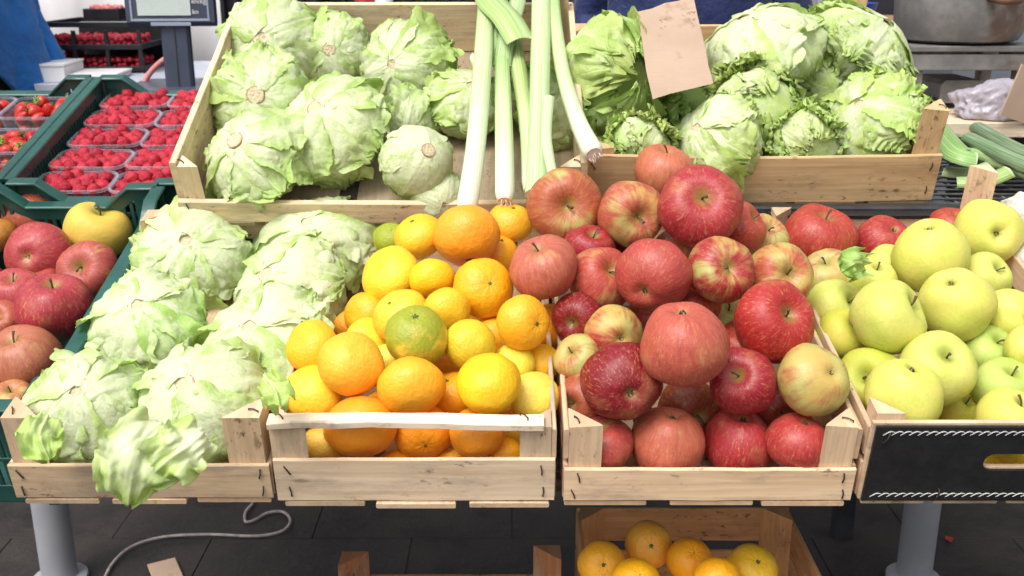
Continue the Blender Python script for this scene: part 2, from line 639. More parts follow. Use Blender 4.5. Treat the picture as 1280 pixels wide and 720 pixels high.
# fruit: (u, v, diameter, kind, (dx, dy) of the end shown, end, colour, alpha, depth offset, label)
# kind a apple, y yellow apple, m mandarin; end s stem, c calyx
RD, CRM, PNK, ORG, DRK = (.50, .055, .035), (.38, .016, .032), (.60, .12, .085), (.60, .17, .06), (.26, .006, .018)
OR1, OR2, YEL, YG = (.92, .45, .015), (.93, .37, .01), (.88, .60, .04), (.66, .50, .03)
YA, YB, YC = (.72, .64, .15), (.66, .62, .16), (.50, .57, .15)
G_AP = 'apples heaped in the wooden crate'
AP = [
 (706, 258, 93, 'a', (.10, .05), 's', (.50, .12, .05), .62, 0, 'orange red apple with stem facing out beside the leek ends, back corner of heap'),
 (788, 267, 82, 'a', (.25, .2), 's', (.55, .12, .07), .60, .01, 'pale streaky apple squeezed between two larger apples at the back of the heap'),
 (830, 216, 74, 'a', (.1, -.9), 's', (.62, .17, .09), .85, .04, 'topmost peach red apple touching the lettuce behind the heap'),
 (874, 258, 104, 'a', (-.05, -.25), 's', (.46, .035, .045), .92, -.02, 'large crimson apple with stem facing out at the top of the heap'),
 (925, 284, 66, 'a', (.7, -.5), 's', (.52, .07, .05), .85, .04, 'partly hidden red apple behind the large crimson one at the heap top'),
 (680, 335, 87, 'a', (-.3, -.85), 's', (.58, .14, .09), .72, -.01, 'dull pink apple with yellow base resting above the mandarins'),
 (737, 312, 66, 'a', (.2, -.8), 's', CRM, .9, .05, 'dark pink apple tucked behind the dull pink one'),
 (750, 350, 82, 'a', (.45, -.42), 's', (.55, .08, .06), .72, .01, 'red streaked apple with stem turned up, over the left crate side'),
 (817, 345, 94, 'a', (-.42, .55), 'c', (.52, .07, .06), .85, -.02, 'rosy apple with small dark calyx at its lower edge, centre of heap'),
 (900, 337, 82, 'a', (.2, -.1), 's', (.45, .03, .04), .58, -.01, 'apple with cream yellow shoulder and crimson belly, stem facing out'),
 (975, 345, 82, 'a', (.12, -.1), 's', (.58, .12, .06), .52, .01, 'yellow apple with red streaks and long stem at the crate edge'),
 (967, 402, 101, 'a', (.35, -.28), 's', (.48, .025, .025), .88, -.02, 'large bright red apple with yellow stem bowl near the yellow apples'),
 (768, 418, 74, 'a', (.25, .15), 'c', (.52, .06, .05), .42, .02, 'half green half red apple with calyx facing out above the darkest one'),
 (855, 430, 110, 'a', (-.1, -.93), 'c', (.58, .11, .075), .88, -.04, 'biggest apple, coral pink, in the middle with its calyx up'),
 (777, 478, 99, 'a', (.18, .28), 'c', DRK, 1.0, -.02, 'darkest wine red apple, shiny, calyx facing out above the front row'),
 (929, 477, 83, 'a', (-.42, -.35), 's', CRM, .92, -.01, 'crimson apple with a thin stem pointing up beside the coral one'),
 (1017, 475, 91, 'a', (.42, -.35), 'c', (.52, .10, .08), .34, -.02, 'pale green apple with pink cheek above the right corner post'),
 (722, 448, 60, 'a', (-.5, -.5), 's', (.55, .20, .08), .40, .03, 'small yellowish apple half hidden against the left crate side'),
 (727, 500, 66, 'a', (-.6, .1), 's', (.45, .10, .05), .75, .03, 'brownish red apple wedged behind the front left corner post'),
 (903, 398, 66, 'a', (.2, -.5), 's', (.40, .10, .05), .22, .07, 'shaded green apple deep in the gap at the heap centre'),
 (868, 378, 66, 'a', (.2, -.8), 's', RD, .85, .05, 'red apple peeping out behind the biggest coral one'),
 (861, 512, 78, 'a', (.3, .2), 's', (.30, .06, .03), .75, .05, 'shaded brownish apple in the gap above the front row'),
 (755, 555, 74, 'a', (-.3, -.8), 's', (.52, .07, .06), .84, 0, 'pinkish red apple first in the front row beside the left post'),
 (835, 552, 92, 'a', (.1, -.9), 'c', (.60, .14, .08), .85, 0, 'peach pink apple second in the front row, the broadest there'),
 (923, 552, 86, 'a', (.1, -.9), 'c', (.50, .035, .045), .95, 0, 'freckled crimson apple third in the front row'),
 (998, 552, 80, 'a', (.2, -.9), 'c', (.52, .05, .05), .80, 0, 'red apple with a yellow side last in the front row, by right post'),
 (968, 505, 62, 'a', (.3, .5), 's', (.45, .06, .05), .7, .05, 'shaded red apple under the pale green one'),
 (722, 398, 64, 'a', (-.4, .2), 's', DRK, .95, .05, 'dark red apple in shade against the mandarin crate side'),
 (848, 312, 62, 'a', (0, -.8), 's', (.55, .14, .06), .8, .06, 'orange red apple glimpsed under the large crimson one'),
 (952, 300, 62, 'a', (.3, -.6), 's', (.55, .12, .08), .5, .06, 'pink and yellow apple low at the back right of the heap'),
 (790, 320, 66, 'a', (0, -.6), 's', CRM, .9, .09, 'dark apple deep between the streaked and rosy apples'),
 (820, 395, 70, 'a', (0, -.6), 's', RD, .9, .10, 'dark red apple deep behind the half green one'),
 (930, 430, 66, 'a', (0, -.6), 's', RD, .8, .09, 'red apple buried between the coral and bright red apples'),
]
G_YE = 'apples in the black fronted crate'
YE = [
 (1235, 291, 83, 'y', (-.15, .08), 'c', YA, 1, -.02, 'pale yellow apple with calyx facing out, topmost beside the wood post'),
 (1162, 319, 90, 'y', (-.2, -.85), 'c', YA, 1, -.01, 'broad lemon yellow apple at the top middle of the yellow heap'),
 (1109, 335, 58, 'y', (.3, -.5), 's', YB, 1, .04, 'small yellow apple peeping out behind the broad lemon one'),
 (1194, 379, 92, 'y', (-.4, -.7), 'c', YA, 1, -.02, 'large speckled yellow apple with russet calyx in the heap middle'),
 (1109, 396, 94, 'y', (.72, -.4), 's', YB, 1, -.03, 'large yellow apple with its stem bowl turned to the speckled one'),
 (1041, 385, 70, 'y', (.6, -.3), 's', YB, 1, .02, 'slim yellow apple beside the bright red apple'),
 (1054, 420, 66, 'y', (.3, -.6), 's', (.60, .52, .08), 1, .03, 'small golden apple under the slim yellow one'),
 (1090, 354, 62, 'y', (.1, -.8), 's', YA, 1, .03, 'yellow apple behind and above the large one with side bowl'),
 (1231, 348, 62, 'y', (.4, -.5), 's', YB, 1, .03, 'yellow apple under the topmost one, partly hidden'),
 (1262, 395, 70, 'y', (.4, .1), 'c', YA, 1, 0, 'yellow apple with calyx facing out at the picture edge'),
 (1237, 441, 68, 'y', (.2, -.7), 's', YC, 1, .03, 'greenest apple low between the yellow ones'),
 (1172, 462, 92, 'y', (.02, -.55), 's', YB, 1, -.03, 'smooth yellow green apple with stem bowl up above the crate front'),
 (1088, 478, 84, 'y', (-.5, -.35), 's', (.54, .52, .08), 1, .0, 'olive yellow apple with short stem beside the pale green pink one'),
 (1130, 494, 94, 'y', (.1, -.9), 'c', YA, 1, -.02, 'blocky pale yellow apple behind the black board at its left end'),
 (1196, 514, 56, 'y', (.3, -.6), 's', (.70, .58, .09), 1, .03, 'small deep yellow apple peeping over the black board'),
 (1256, 486, 78, 'y', (.1, -.8), 's', YC, 1, .0, 'light green apple near the crate front at picture edge'),
 (1263, 528, 84, 'y', (.2, -.8), 's', YA, 1, .0, 'yellow apple just above the hand hole of the black board'),
 (1285, 438, 60, 'y', (.2, -.8), 's', YA, 1, .0, 'yellow apple cut off by the picture edge at mid heap'),
 (1250, 568, 60, 'y', (-.2, -.5), 's', (.72, .50, .03), 1, .04, 'yellow apple seen through the hand hole'),
 (1150, 420, 66, 'y', (.2, -.5), 's', YB, 1, .07, 'shaded yellow apple deep between the largest yellow ones'),
 (1010, 440, 60, 'y', (.2, -.5), 's', YB, 1, .09, 'yellow apple deep behind the pale green pink one'),
 (1022, 300, 90, 'a', (.2, -.85), 's', (.50, .05, .04), .85, .01, 'red apple in the back corner of the black fronted crate'),
 (1105, 303, 72, 'a', (.2, -.55), 'c', (.46, .035, .04), .9, .02, 'red apple in front of the hand hole in the back panel'),
 (1034, 345, 66, 'a', (-.3, -.7), 's', (.50, .10, .08), .40, .02, 'greenish red apple under the loose lettuce leaf'),
 (1188, 286, 56, 'a', (.2, -.8), 's', RD, .9, .04, 'sliver of red apple between two yellow ones at the back'),
]
G_MA = 'mandarins heaped in the wooden crate'
MA = [
 (489, 299, 44, 'm', (.1, -.6), 's', YG, .95, .02, 'small green mandarin at the very back of the heap'),
 (524, 296, 62, 'm', (-.3, -.8), 's', OR1, .1, .0, 'orange mandarin beside the small green one at the back'),
 (583, 294, 82, 'm', (.1, .9), 's', OR2, 0, -.03, 'largest mandarin at the top of the heap, blemished skin'),
 (638, 278, 56, 'm', (.2, -.8), 's', OR1, .1, .0, 'mandarin at the back touching the orange red apple'),
 (623, 318, 50, 'm', (.2, -.8), 's', OR2, 0, .05, 'mandarin in shade under the largest one'),
 (488, 344, 74, 'm', (-.5, -.5), 'c', (.90, .48, .02), .2, -.01, 'yellow orange mandarin overhanging the lettuce at the upper heap'),
 (540, 349, 56, 'm', (.2, .8), 'c', OR1, 0, -.01, 'small round mandarin under the largest one'),
 (605, 360, 74, 'm', (.3, -.2), 's', OR2, 0, -.01, 'deep orange mandarin with stem button facing out, upper heap'),
 (654, 403, 68, 'm', (.62, .05), 's', OR2, 0, -.02, 'orange mandarin with its stem button turned to the apples'),
 (688, 408, 56, 'm', (.5, 0), 'c', OR2, 0, .03, 'mandarin squeezed against the apple crate side'),
 (457, 394, 56, 'm', (-.5, 0), 'c', OR2, 0, .03, 'shaded orange mandarin beside the lettuce leaves'),
 (500, 394, 70, 'm', (-.45, -.6), 's', OR1, .1, .01, 'orange mandarin with stem button up, behind the green topped one'),
 (558, 389, 60, 'm', (.3, .5), 'c', (.90, .48, .02), 0, .0, 'yellow orange mandarin in the middle under the small round one'),
 (520, 420, 78, 'm', (.02, -.75), 's', (.76, .50, .03), .90, -.03, 'green topped mandarin in the middle of the heap'),
 (587, 430, 62, 'm', (.2, -.3), 'c', (.70, .48, .03), .45, -.01, 'yellow green freckled mandarin beside the green topped one'),
 (617, 424, 54, 'm', (.3, .3), 'c', OR2, 0, .05, 'mandarin deep behind the yellow green freckled one'),
 (390, 434, 66, 'm', (-.4, -.3), 'c', OR1, .05, .0, 'orange mandarin outermost beside the lettuce, upper of the two'),
 (439, 455, 80, 'm', (.3, -.6), 'c', (.90, .52, .02), .25, -.03, 'plump yellow orange mandarin above the front left'),
 (461, 428, 60, 'm', (.2, -.4), 'c', YEL, .35, .05, 'greenish yellow mandarin tucked behind the plump one'),
 (642, 455, 52, 'm', (.2, -.4), 'c', YEL, .4, .02, 'small yellow mandarin near the apple crate side'),
 (678, 454, 46, 'm', (.2, -.4), 'c', OR1, .0, .02, 'small orange mandarin against the crate side, above the lemon coloured one'),
 (611, 479, 80, 'm', (-.2, -.8), 'c', (.88, .45, .015), .1, -.03, 'broad ochre mandarin tilted over the front row'),
 (514, 483, 82, 'm', (.1, .8), 'c', OR2, .0, -.02, 'broad deep orange mandarin in the middle above the rail'),
 (391, 494, 74, 'm', (-.2, -.5), 'c', (.90, .50, .02), .1, -.01, 'yellow orange mandarin outermost beside the lettuce, lower of the two'),
 (567, 494, 60, 'm', (-.3, -.75), 's', OR2, .1, .02, 'deep orange mandarin with stem button up between two broad ones'),
 (668, 496, 62, 'm', (.2, -.4), 'c', YEL, .15, .0, 'lemon coloured mandarin at the right above the rail'),
 (451, 533, 90, 'm', (.2, .9), 'c', OR2, .0, -.01, 'largest front row mandarin behind the rail'),
 (530, 541, 72, 'm', (.15, .5), 's', OR2, .0, .0, 'front row mandarin with its stem button showing below the rail'),
 (597, 541, 68, 'm', (.1, .8), 'c', OR2, .0, .0, 'orange front row mandarin right of the one with a stem button'),
 (403, 556, 52, 'm', (.1, .8), 'c', YEL, .15, .01, 'small yellow mandarin below the rail beside the left post'),
 (641, 545, 50, 'm', (.1, .8), 'c', YEL, .15, .02, 'small yellow mandarin beside the right post'),
 (628, 572, 56, 'm', (.1, .8), 'c', OR2, .0, .01, 'orange mandarin low in the corner by the right post'),
 (487, 453, 50, 'm', (.1, .8), 'c', YEL, .25, .06, 'yellowish mandarin deep under the green topped one'),
 (551, 458, 54, 'm', (.1, .8), 'c', OR2, .0, .07, 'mandarin deep in the heap centre'),
 (562, 582, 50, 'm', (.1, .8), 'c', OR1, .0, .02, 'mandarin at the crate bottom between two front row ones'),
 (497, 582, 50, 'm', (.1, .8), 'c', OR2, .0, .02, 'mandarin at the crate bottom beside the largest front one'),
 (441, 410, 48, 'm', (.1, .8), 'c', OR2, .0, .07, 'mandarin deep beside the lettuce leaves at mid heap'),
 (612, 402, 52, 'm', (.1, .8), 'c', OR2, .0, .09, 'mandarin hidden deep behind the upper heap'),
 (480, 512, 56, 'm', (.1, .8), 'c', OR2, .0, .08, 'mandarin in the dark gap above the rail'),
 (640, 500, 56, 'm', (.1, .8), 'c', OR2, .0, .07, 'mandarin in shade behind the broad ochre one'),
]
G_GA = 'apples in the green plastic crate'
GA = [
 (36, 267, 76, 'a', (-.3, -.8), 's', (.52, .12, .06), .82, 0, 'orange red apple at the back wall of the green crate'),
 (-4, 294, 46, 'a', (-.3, -.8), 's', (.60, .26, .04), .9, 0, 'orange yellow apple cut off by the picture edge'),
 (123, 289, 80, 'y', (.3, -.85), 's', (.80, .50, .10), 1, .0, 'yellow apple with orange cheek in the corner of the green crate'),
 (49, 319, 82, 'a', (0, .1), 'c', (.50, .055, .07), .95, 0, 'deep pink apple with sunken calyx facing out'),
 (111, 338, 74, 'a', (-.1, -.2), 's', (.52, .10, .08), .72, .01, 'light pink apple with stem bowl beside the green rim'),
 (22, 367, 66, 'a', (0, -.8), 's', (.50, .06, .07), .9, .02, 'pink apple squeezed between the two deepest pink ones'),
 (68, 384, 93, 'a', (.1, -.9), 's', (.46, .04, .06), .97, -.01, 'large crimson pink apple leaning on the green rim'),
 (4, 402, 50, 'a', (0, -.4), 's', (.48, .10, .06), .8, .02, 'dull red apple with a dark stem at the picture edge'),
 (30, 449, 90, 'a', (-.2, -.8), 's', (.52, .16, .09), .78, 0, 'large dull orange apple with grey scuffs'),
 (16, 500, 52, 'a', (.1, -.8), 's', (.60, .24, .10), .6, .02, 'pale orange apple at the front of the green crate'),
]
HT = {
 'AP': [(560, .048), (550, .05), (476, .11), (430, .14), (340, .17), (258, .20)],
 'YE': [(568, .045), (520, .06), (490, .085), (460, .10), (380, .12), (290, .115)],
 'MA': [(582, .03), (545, .055), (480, .095), (430, .12), (350, .145), (280, .145)],
}
HG = [(500, .10), (448, .10), (380, .105), (290, .085)]

fruit = []
for rows, key, grp in ((AP, 'AP', G_AP), (YE, 'YE', G_YE), (MA, 'MA', G_MA), (GA, 'GA', G_GA)):
    for q in rows:
        u, v, dia = q[0], q[1], q[2]
        if key == 'GA':
            p, d = on_plane(u, v, GORG + GN * table(v, HG), GN)
        else:
            p, d = on_plane(u, v, T1 + N1 * table(v, HT[key]), N1)
        d += q[8] * 1.15
        fruit.append(dict(u=u, v=v, r=dia / 2 / FPX, d=d, d0=d, q=q, grp=grp, key=key))
# settle the heaps: fruits that would cut into one another slide apart along their sight lines
for it in range(260):
    for i, a in enumerate(fruit):
        for b in fruit[i + 1:]:
            if abs(a['u'] - b['u']) > 130 or abs(a['v'] - b['v']) > 130: continue
            pa, pb = px(a['u'], a['v'], a['d']), px(b['u'], b['v'], b['d'])
            need = (a['r'] * a['d'] + b['r'] * b['d']) * .93
            gap = need - (pa - pb).length
            if gap > 0:
                k = gap * .25
                if a['d'] < b['d']: a['d'] -= k * .5; b['d'] += k * .5
                else: a['d'] += k * .5; b['d'] -= k * .5
    for a in fruit:
        a['d'] += (a['d0'] - a['d']) * .01


def place_fruit(name, q, p, rad, grp, cat, rn):
    kind, end = q[3], q[5]
    me, zt, zb = {'a': APPLES, 'y': YAPPLES, 'm': CITRI}[kind][rn.randrange({'a': 6, 'y': 4, 'm': 5}[kind])]
    ax = camdir(*q[4])
    if end == 'c': ax = -ax
    rot = Vector((0, 0, 1)).rotation_difference(ax).to_matrix().to_4x4() @ Matrix.Rotation(rn.uniform(0, 6.28), 4, 'Z')
    mw = Matrix.Translation(p) @ rot @ Matrix.Diagonal((rad, rad, rad, 1))
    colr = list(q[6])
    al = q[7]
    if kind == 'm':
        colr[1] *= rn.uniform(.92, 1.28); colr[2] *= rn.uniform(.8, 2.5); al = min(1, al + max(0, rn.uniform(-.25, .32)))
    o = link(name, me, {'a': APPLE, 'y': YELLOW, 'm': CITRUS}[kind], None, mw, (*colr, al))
    props(o, q[9], cat, grp)
    if kind == 'm':
        link('stem_button', BUTTONM, BUTTON, o, Matrix.Translation((0, 0, zt - .02)))
    else:
        link('stem', STEMS[rn.randrange(4)], STEM, o, Matrix.Translation((0, 0, zt + .02)))
        link('calyx', CALYXES[rn.randrange(3)], CALYX, o, Matrix.Translation((0, 0, zb + .02)) @ Matrix.Scale(.8, 4))
    return o


frn = random.Random(21)
for a in fruit:
    q = a['q']
    nm = {'a': 'apple', 'y': 'yellow_apple', 'm': 'mandarin'}[q[3]]
    rad = a['r'] * a['d'] * (1.02 if q[3] != 'm' else 1.04)
    place_fruit(nm, q, px(a['u'], a['v'], a['d']), rad, a['grp'], 'mandarin' if q[3] == 'm' else 'apple', frn)
# ------------------------------------------------------------------ wooden crates
STAPLE = flat_mat('staple_wire', (.055, .045, .04), .5, .6, bump=0)


def staple_mesh():
    m = MB()
    m.tube([Vector((-.0058, .003, 0)), Vector((-.006, -.0012, 0)), Vector((0, -.0018, .0008)), Vector((.006, -.0012, 0)), Vector((.0058, .003, 0))], .00085, 6)
    return m.mesh('staple', 3.2)


STAPLEM = staple_mesh()


def bplank(parent, name, a, b, wd, th, side, mat, tint, rn, bow=(0, 0, 0), wob=.0012, n=9):
    """a board from a to b with an uneven sawn edge and an optional bow"""
    a, b = Vector(a), Vector(b)
    m = MB()
    pts = [a.lerp(b, k / (n - 1)) + Vector(bow) * math.sin(math.pi * k / (n - 1)) for k in range(n)]
    m.plank(pts, wd, th, Vector(side), .0011, rn.uniform(0, 99), wob)
    k = rn.uniform(.9, 1.06)
    return m.build(name, mat, parent, None, (tint[0] * k, tint[1] * k, tint[2] * k, 1), .6)


def post(parent, x, y, sx, sy, s, z0, z1, mat, tint, rn, slope=0.0):
    """triangular corner post, right angle in the crate's corner"""
    sec = [(0, 0), (sx * s, 0), (sx * s * .93, sy * s * .10), (sx * s * .10, sy * s * .93), (0, sy * s)]
    m = MB()
    m.sweep([Vector((x, y, z0)), Vector((x, y, lerp(z0, z1, .5))), Vector((x, y, z1))], [sec] * 3, True, side=Vector((1, 0, 0)))
    if slope:
        nv = len(sec)
        for k in range(nv):
            vx, vy, vz = m.v[2 * nv + k]
            m.v[2 * nv + k] = (vx, vy, vz + slope * (vx - x))
    k = rn.uniform(.88, 1.04)
    return m.build('corner_post', mat, parent, None, (tint[0] * k, tint[1] * k, tint[2] * k, 1), .5)


def staple(parent, x, y, z, ang, rn):
    mw = Matrix.Translation((x, y, z)) @ Matrix.Rotation(ang + rn.uniform(-.35, .35), 4, 'Y')
    return link('staple', STAPLEM, STAPLE, parent, mw)


def wood_crate(org, tilt, W, L, H, label, grp=None, yaw=0.0, front=((0, .052),), sides=((0, .046), (.054, .094)), back=((0, .046), (.056, .098)),
               rail=False, mat=WOOD, tint=(1, 1, 1), ftint=None, ps=.036, seed=0, bottoms=3, posts=(1, 1, 1, 1), th=.0055, bow=0.0, front_top=None, slope=0.0, hidden=True):
    rn = random.Random(seed)
    root = empty('wooden_crate', frame_mat(org, tilt, yaw))
    props(root, label, 'crate', grp)
    ftint = ftint or tint
    t2 = th
    for k, (x, y, sx, sy) in enumerate(((t2, 0.0, 1, 1), (W - t2, 0.0, -1, 1), (t2, L, 1, -1), (W - t2, L, -1, -1))):
        hh = H if posts[k] == 1 else posts[k]
        post(root, x, y, sx, sy, ps, 0.0, hh, mat, tint, rn, slope * sx * (1 if k < 2 else 0))
    for z0, z1 in front:
        bplank(root, 'front_board', (.001, -th / 2 - .0004, (z0 + z1) / 2), (W - .001, -th / 2 - .0004, (z0 + z1) / 2), z1 - z0, th, (0, 0, 1), mat, ftint, rn, bow=(0, 0, bow))
        for x, an in ((.014, 1.25), (W - .014, 1.75)):
            for z in (z0 + (z1 - z0) * .24, z0 + (z1 - z0) * .76):
                staple(root, x + rn.uniform(-.003, .003), -th - .0006, z, an, rn)
    for z0, z1 in back:
        bplank(root, 'back_board', (.001, L + th / 2 + .0004, (z0 + z1) / 2), (W - .001, L + th / 2 + .0004, (z0 + z1) / 2), z1 - z0, th, (0, 0, 1), mat, tint, rn)
    for x in (th / 2 - .0003, W - th / 2 + .0003):
        for z0, z1 in sides:
            bplank(root, 'side_board', (x, .001, (z0 + z1) / 2), (x, L - .001, (z0 + z1) / 2), z1 - z0, th, (0, 0, 1), mat, tint, rn)
    bw = W / bottoms
    for k in range(bottoms):
        x = bw * (k + .5) + rn.uniform(-.006, .006)
        bplank(root, 'bottom_board', (x, -th + rn.uniform(-.005, .002), -.0045), (x, L + th, -.0045), bw * .86, .006, (1, 0, 0), mat, [c * (.92 if bottoms < 5 else .52) for c in tint], rn)  # upper crates' floor boards: browner wood, interior shade also put into the tint
    if rail:
        z = H + .0035
        bplank(root, 'top_rail', (.0, .004, z + .001), (W - .014, .004, z - .001), .018, .009, (0, 1, 0), mat, (1.25, 1.25, 1.3), rn, wob=.004, bow=(0, 0, .002))
        for x in (.012, W - .035):
            o = staple(root, x, .006, z + .0055, 0, rn)
            o.matrix_local = Matrix.Translation((x, .006, z + .0062)) @ Matrix.Rotation(R(-90), 4, 'X') @ Matrix.Rotation(.8, 4, 'Y')
    else:
        for k, (x, y) in enumerate(((.014, .012), (W - .014, .012))):
            if posts[k]:
                o = staple(root, x, y, H, 0, rn)
                o.matrix_local = Matrix.Translation((x, y, (H if posts[k] == 1 else posts[k]) + slope * .01 + .0008)) @ Matrix.Rotation(R(-90), 4, 'X') @ Matrix.Rotation(rn.uniform(.3, 1.2), 4, 'Y')
    return root


def t1(xpos, lift=0.0):
    return T1 + Vector((xpos, 0, 0)) + N1 * (lift + .0075)


C_LET = wood_crate(t1(-.553, .004), TILT, .288, .52, .106, 'low wooden crate of pale lettuces beside the green apple crate', 'front row wooden crates', tint=(.96, .86, .76), front=((0, .046),), sides=((0, .045),), seed=3, ps=.040)
C_MAN = wood_crate(t1(-.262), TILT, .310, .52, .098, 'wooden crate of mandarins with a white top rail', 'front row wooden crates', rail=True, tint=(.97, .90, .82), ftint=(1.08, 1.04, 1.0), front=((0, .058),), seed=4, ps=.034)
C_APP = wood_crate(t1(.0565), TILT, .322, .52, .097, 'wooden crate of red apples with a pale blank front board', 'front row wooden crates', tint=(.98, .86, .76), ftint=(1.10, .99, .88), front=((0, .044),), seed=5, ps=.036, slope=.08)

# black fronted crate of yellow apples
BLACK = flat_mat('black_printed_board', (.012, .012, .013), .55, var=.25, scale=30, bump=.15)
PRINT = flat_mat('white_print', (.55, .54, .52), .7, bump=0)


def black_crate():
    W, L, H, th = .325, .52, .108, .006
    rn = random.Random(9)
    root = empty('fruit_crate', frame_mat(t1(.384, .004), TILT))
    props(root, 'crate of yellow apples with a black board front and white rope print', 'crate')
    for k, (x, y, sx, sy) in enumerate(((th, 0, 1, 1), (W - th, 0, -1, 1), (th, L, 1, -1), (W - th, L, -1, -1))):
        post(root, x, y, sx, sy, .030, 0, H + (.004 if y == 0 else (.07 if sx < 0 else .002)), WOOD, (1, .88, .80), rn, 0)

    def holed(y, name, x0, x1, h, hx0, hx1, hz0, hz1, board):
        # a board with a rounded hand hole: outline and hole bridged as one ring of quads
        m = MB()
        n = 8
        hole, outer = [], []
        r = (hz1 - hz0) / 2
        hc = [(hx1 - r, (hz0 + hz1) / 2, -90), (hx0 + r, (hz0 + hz1) / 2, 90)]
        for cx, cz, a0 in hc:
            for k in range(n + 1):
                a = R(a0 + 180 * k / n)
                hole.append((cx + r * math.cos(a), cz + r * math.sin(a)))
        N = len(hole)
        cx, cz = (hx0 + hx1) / 2, (hz0 + hz1) / 2
        for k, (a, b) in enumerate(hole):
            if k == 0: outer.append((x1, 0))
            elif k == n: outer.append((x1, h))
            elif k == n + 1: outer.append((x0, h))
            elif k == N - 1: outer.append((x0, 0))
            elif k < n: outer.append((x1, h * k / n))
            else: outer.append((x0, h * (1 - (k - n - 1) / n)))
        for yy in (y, y + th):
            m.v += [(a, yy, b) for a, b in hole] + [(a, yy, b) for a, b in outer]
        for k in range(N):
            j = (k + 1) % N
            for q in ((k, j, N + j, N + k), (2 * N + k, 2 * N + j, 3 * N + j, 3 * N + k), (k, j, 2 * N + j, 2 * N + k), (N + k, N + j, 3 * N + j, 3 * N + k)):
                m.f.append(list(q)); m.uv.append([(m.v[i][0], m.v[i][2]) for i in q])
        return m.build(name, board, root, None, (1.0, .9, .82, 1), .5)

    fb = holed(-th - .0004, 'front_board', .001, W - .001, .104, .129, .198, .044, .064, WOOD)
    # black printed sheet glued on the outside
    fs = holed(-th - .0044, 'printed_sheet', .004, W - .004, .1015, .1275, .1995, .0425, .0655, BLACK)
    for v in fs.data.vertices:
        if v.co.y > -th - .004: v.co.y = -th - .0008
    holed(L + .0004, 'back_board', .001, W - .001, .092, .10, .195, .045, .069, WOOD)
    bs = holed(L + .0004 - .0032, 'printed_sheet', .036, W - .036, .0915, .098, .197, .043, .071, WOOD)
    for v in bs.data.vertices:
        if v.co.y > L: v.co.y = L
    # dark printed band along the back board's upper edge
    m = MB(); m.box(.002, W - .002, L - .006, L + .008, .0928, .1, .001)
    m.build('dark_edge_band', BLACK, root)
    # the two printed rope lines, each a row of little white scrolls
    for z, nm in ((.0935, 'rope_print'), (.0085, 'rope_print')):
        m = MB()
        k = 0
        x = .012
        while x < W - .014:
            pts = [Vector((x + .0125 * q, -th - .0047, z + .0032 * math.sin(q * 3.6 - .9) * (1 - .25 * q))) for q in (0, .2, .4, .6, .8, 1)]
            m.tube(pts, [.00035, .0006, .0007, .0007, .0006, .0004], 5)
            x += .0093
            k += 1
        m.build(nm, PRINT, root)
    for x in (th / 2 - .0003, W - th / 2 + .0003):
        for z0, z1 in ((0, .046), (.056, .094)):
            bplank(root, 'side_board', (x, .001, (z0 + z1) / 2), (x, L - .001, (z0 + z1) / 2), z1 - z0, th, (0, 0, 1), WOOD, (1, .9, .82), rn)
    for k in range(4):
        x = W / 4 * (k + .5)
        bplank(root, 'bottom_board', (x, -th, -.0045), (x, L + th, -.0045), W / 4 * .88, .006, (1, 0, 0), WOOD, (.9, .8, .72), rn)
    for x, z, a in ((.016, .088, 1.9), (.086, .010, 1.45)):
        staple(root, x, -th - .0052, z, a, rn).scale = (1.2, 1.2, 1.2)
    return root


C_BLK = black_crate()

# upper tier
U1 = pk(229, 271, 1.2)
UT = R(25.7)
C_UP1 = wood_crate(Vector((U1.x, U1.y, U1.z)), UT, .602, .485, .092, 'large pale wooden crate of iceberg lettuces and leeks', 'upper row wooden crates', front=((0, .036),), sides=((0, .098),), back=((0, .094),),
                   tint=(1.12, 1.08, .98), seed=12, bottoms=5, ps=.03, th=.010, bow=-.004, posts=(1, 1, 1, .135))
U2 = pk(1172, 247, 1.25)
UT2 = R(20)
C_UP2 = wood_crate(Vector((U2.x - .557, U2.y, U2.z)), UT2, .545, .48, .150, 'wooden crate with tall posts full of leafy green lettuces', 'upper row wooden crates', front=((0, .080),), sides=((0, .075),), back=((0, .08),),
                   tint=(.98, .84, .62), seed=13, bottoms=5, ps=.04, th=.007, bow=-.005, slope=.1, posts=(.085, 1, .085, 1), )

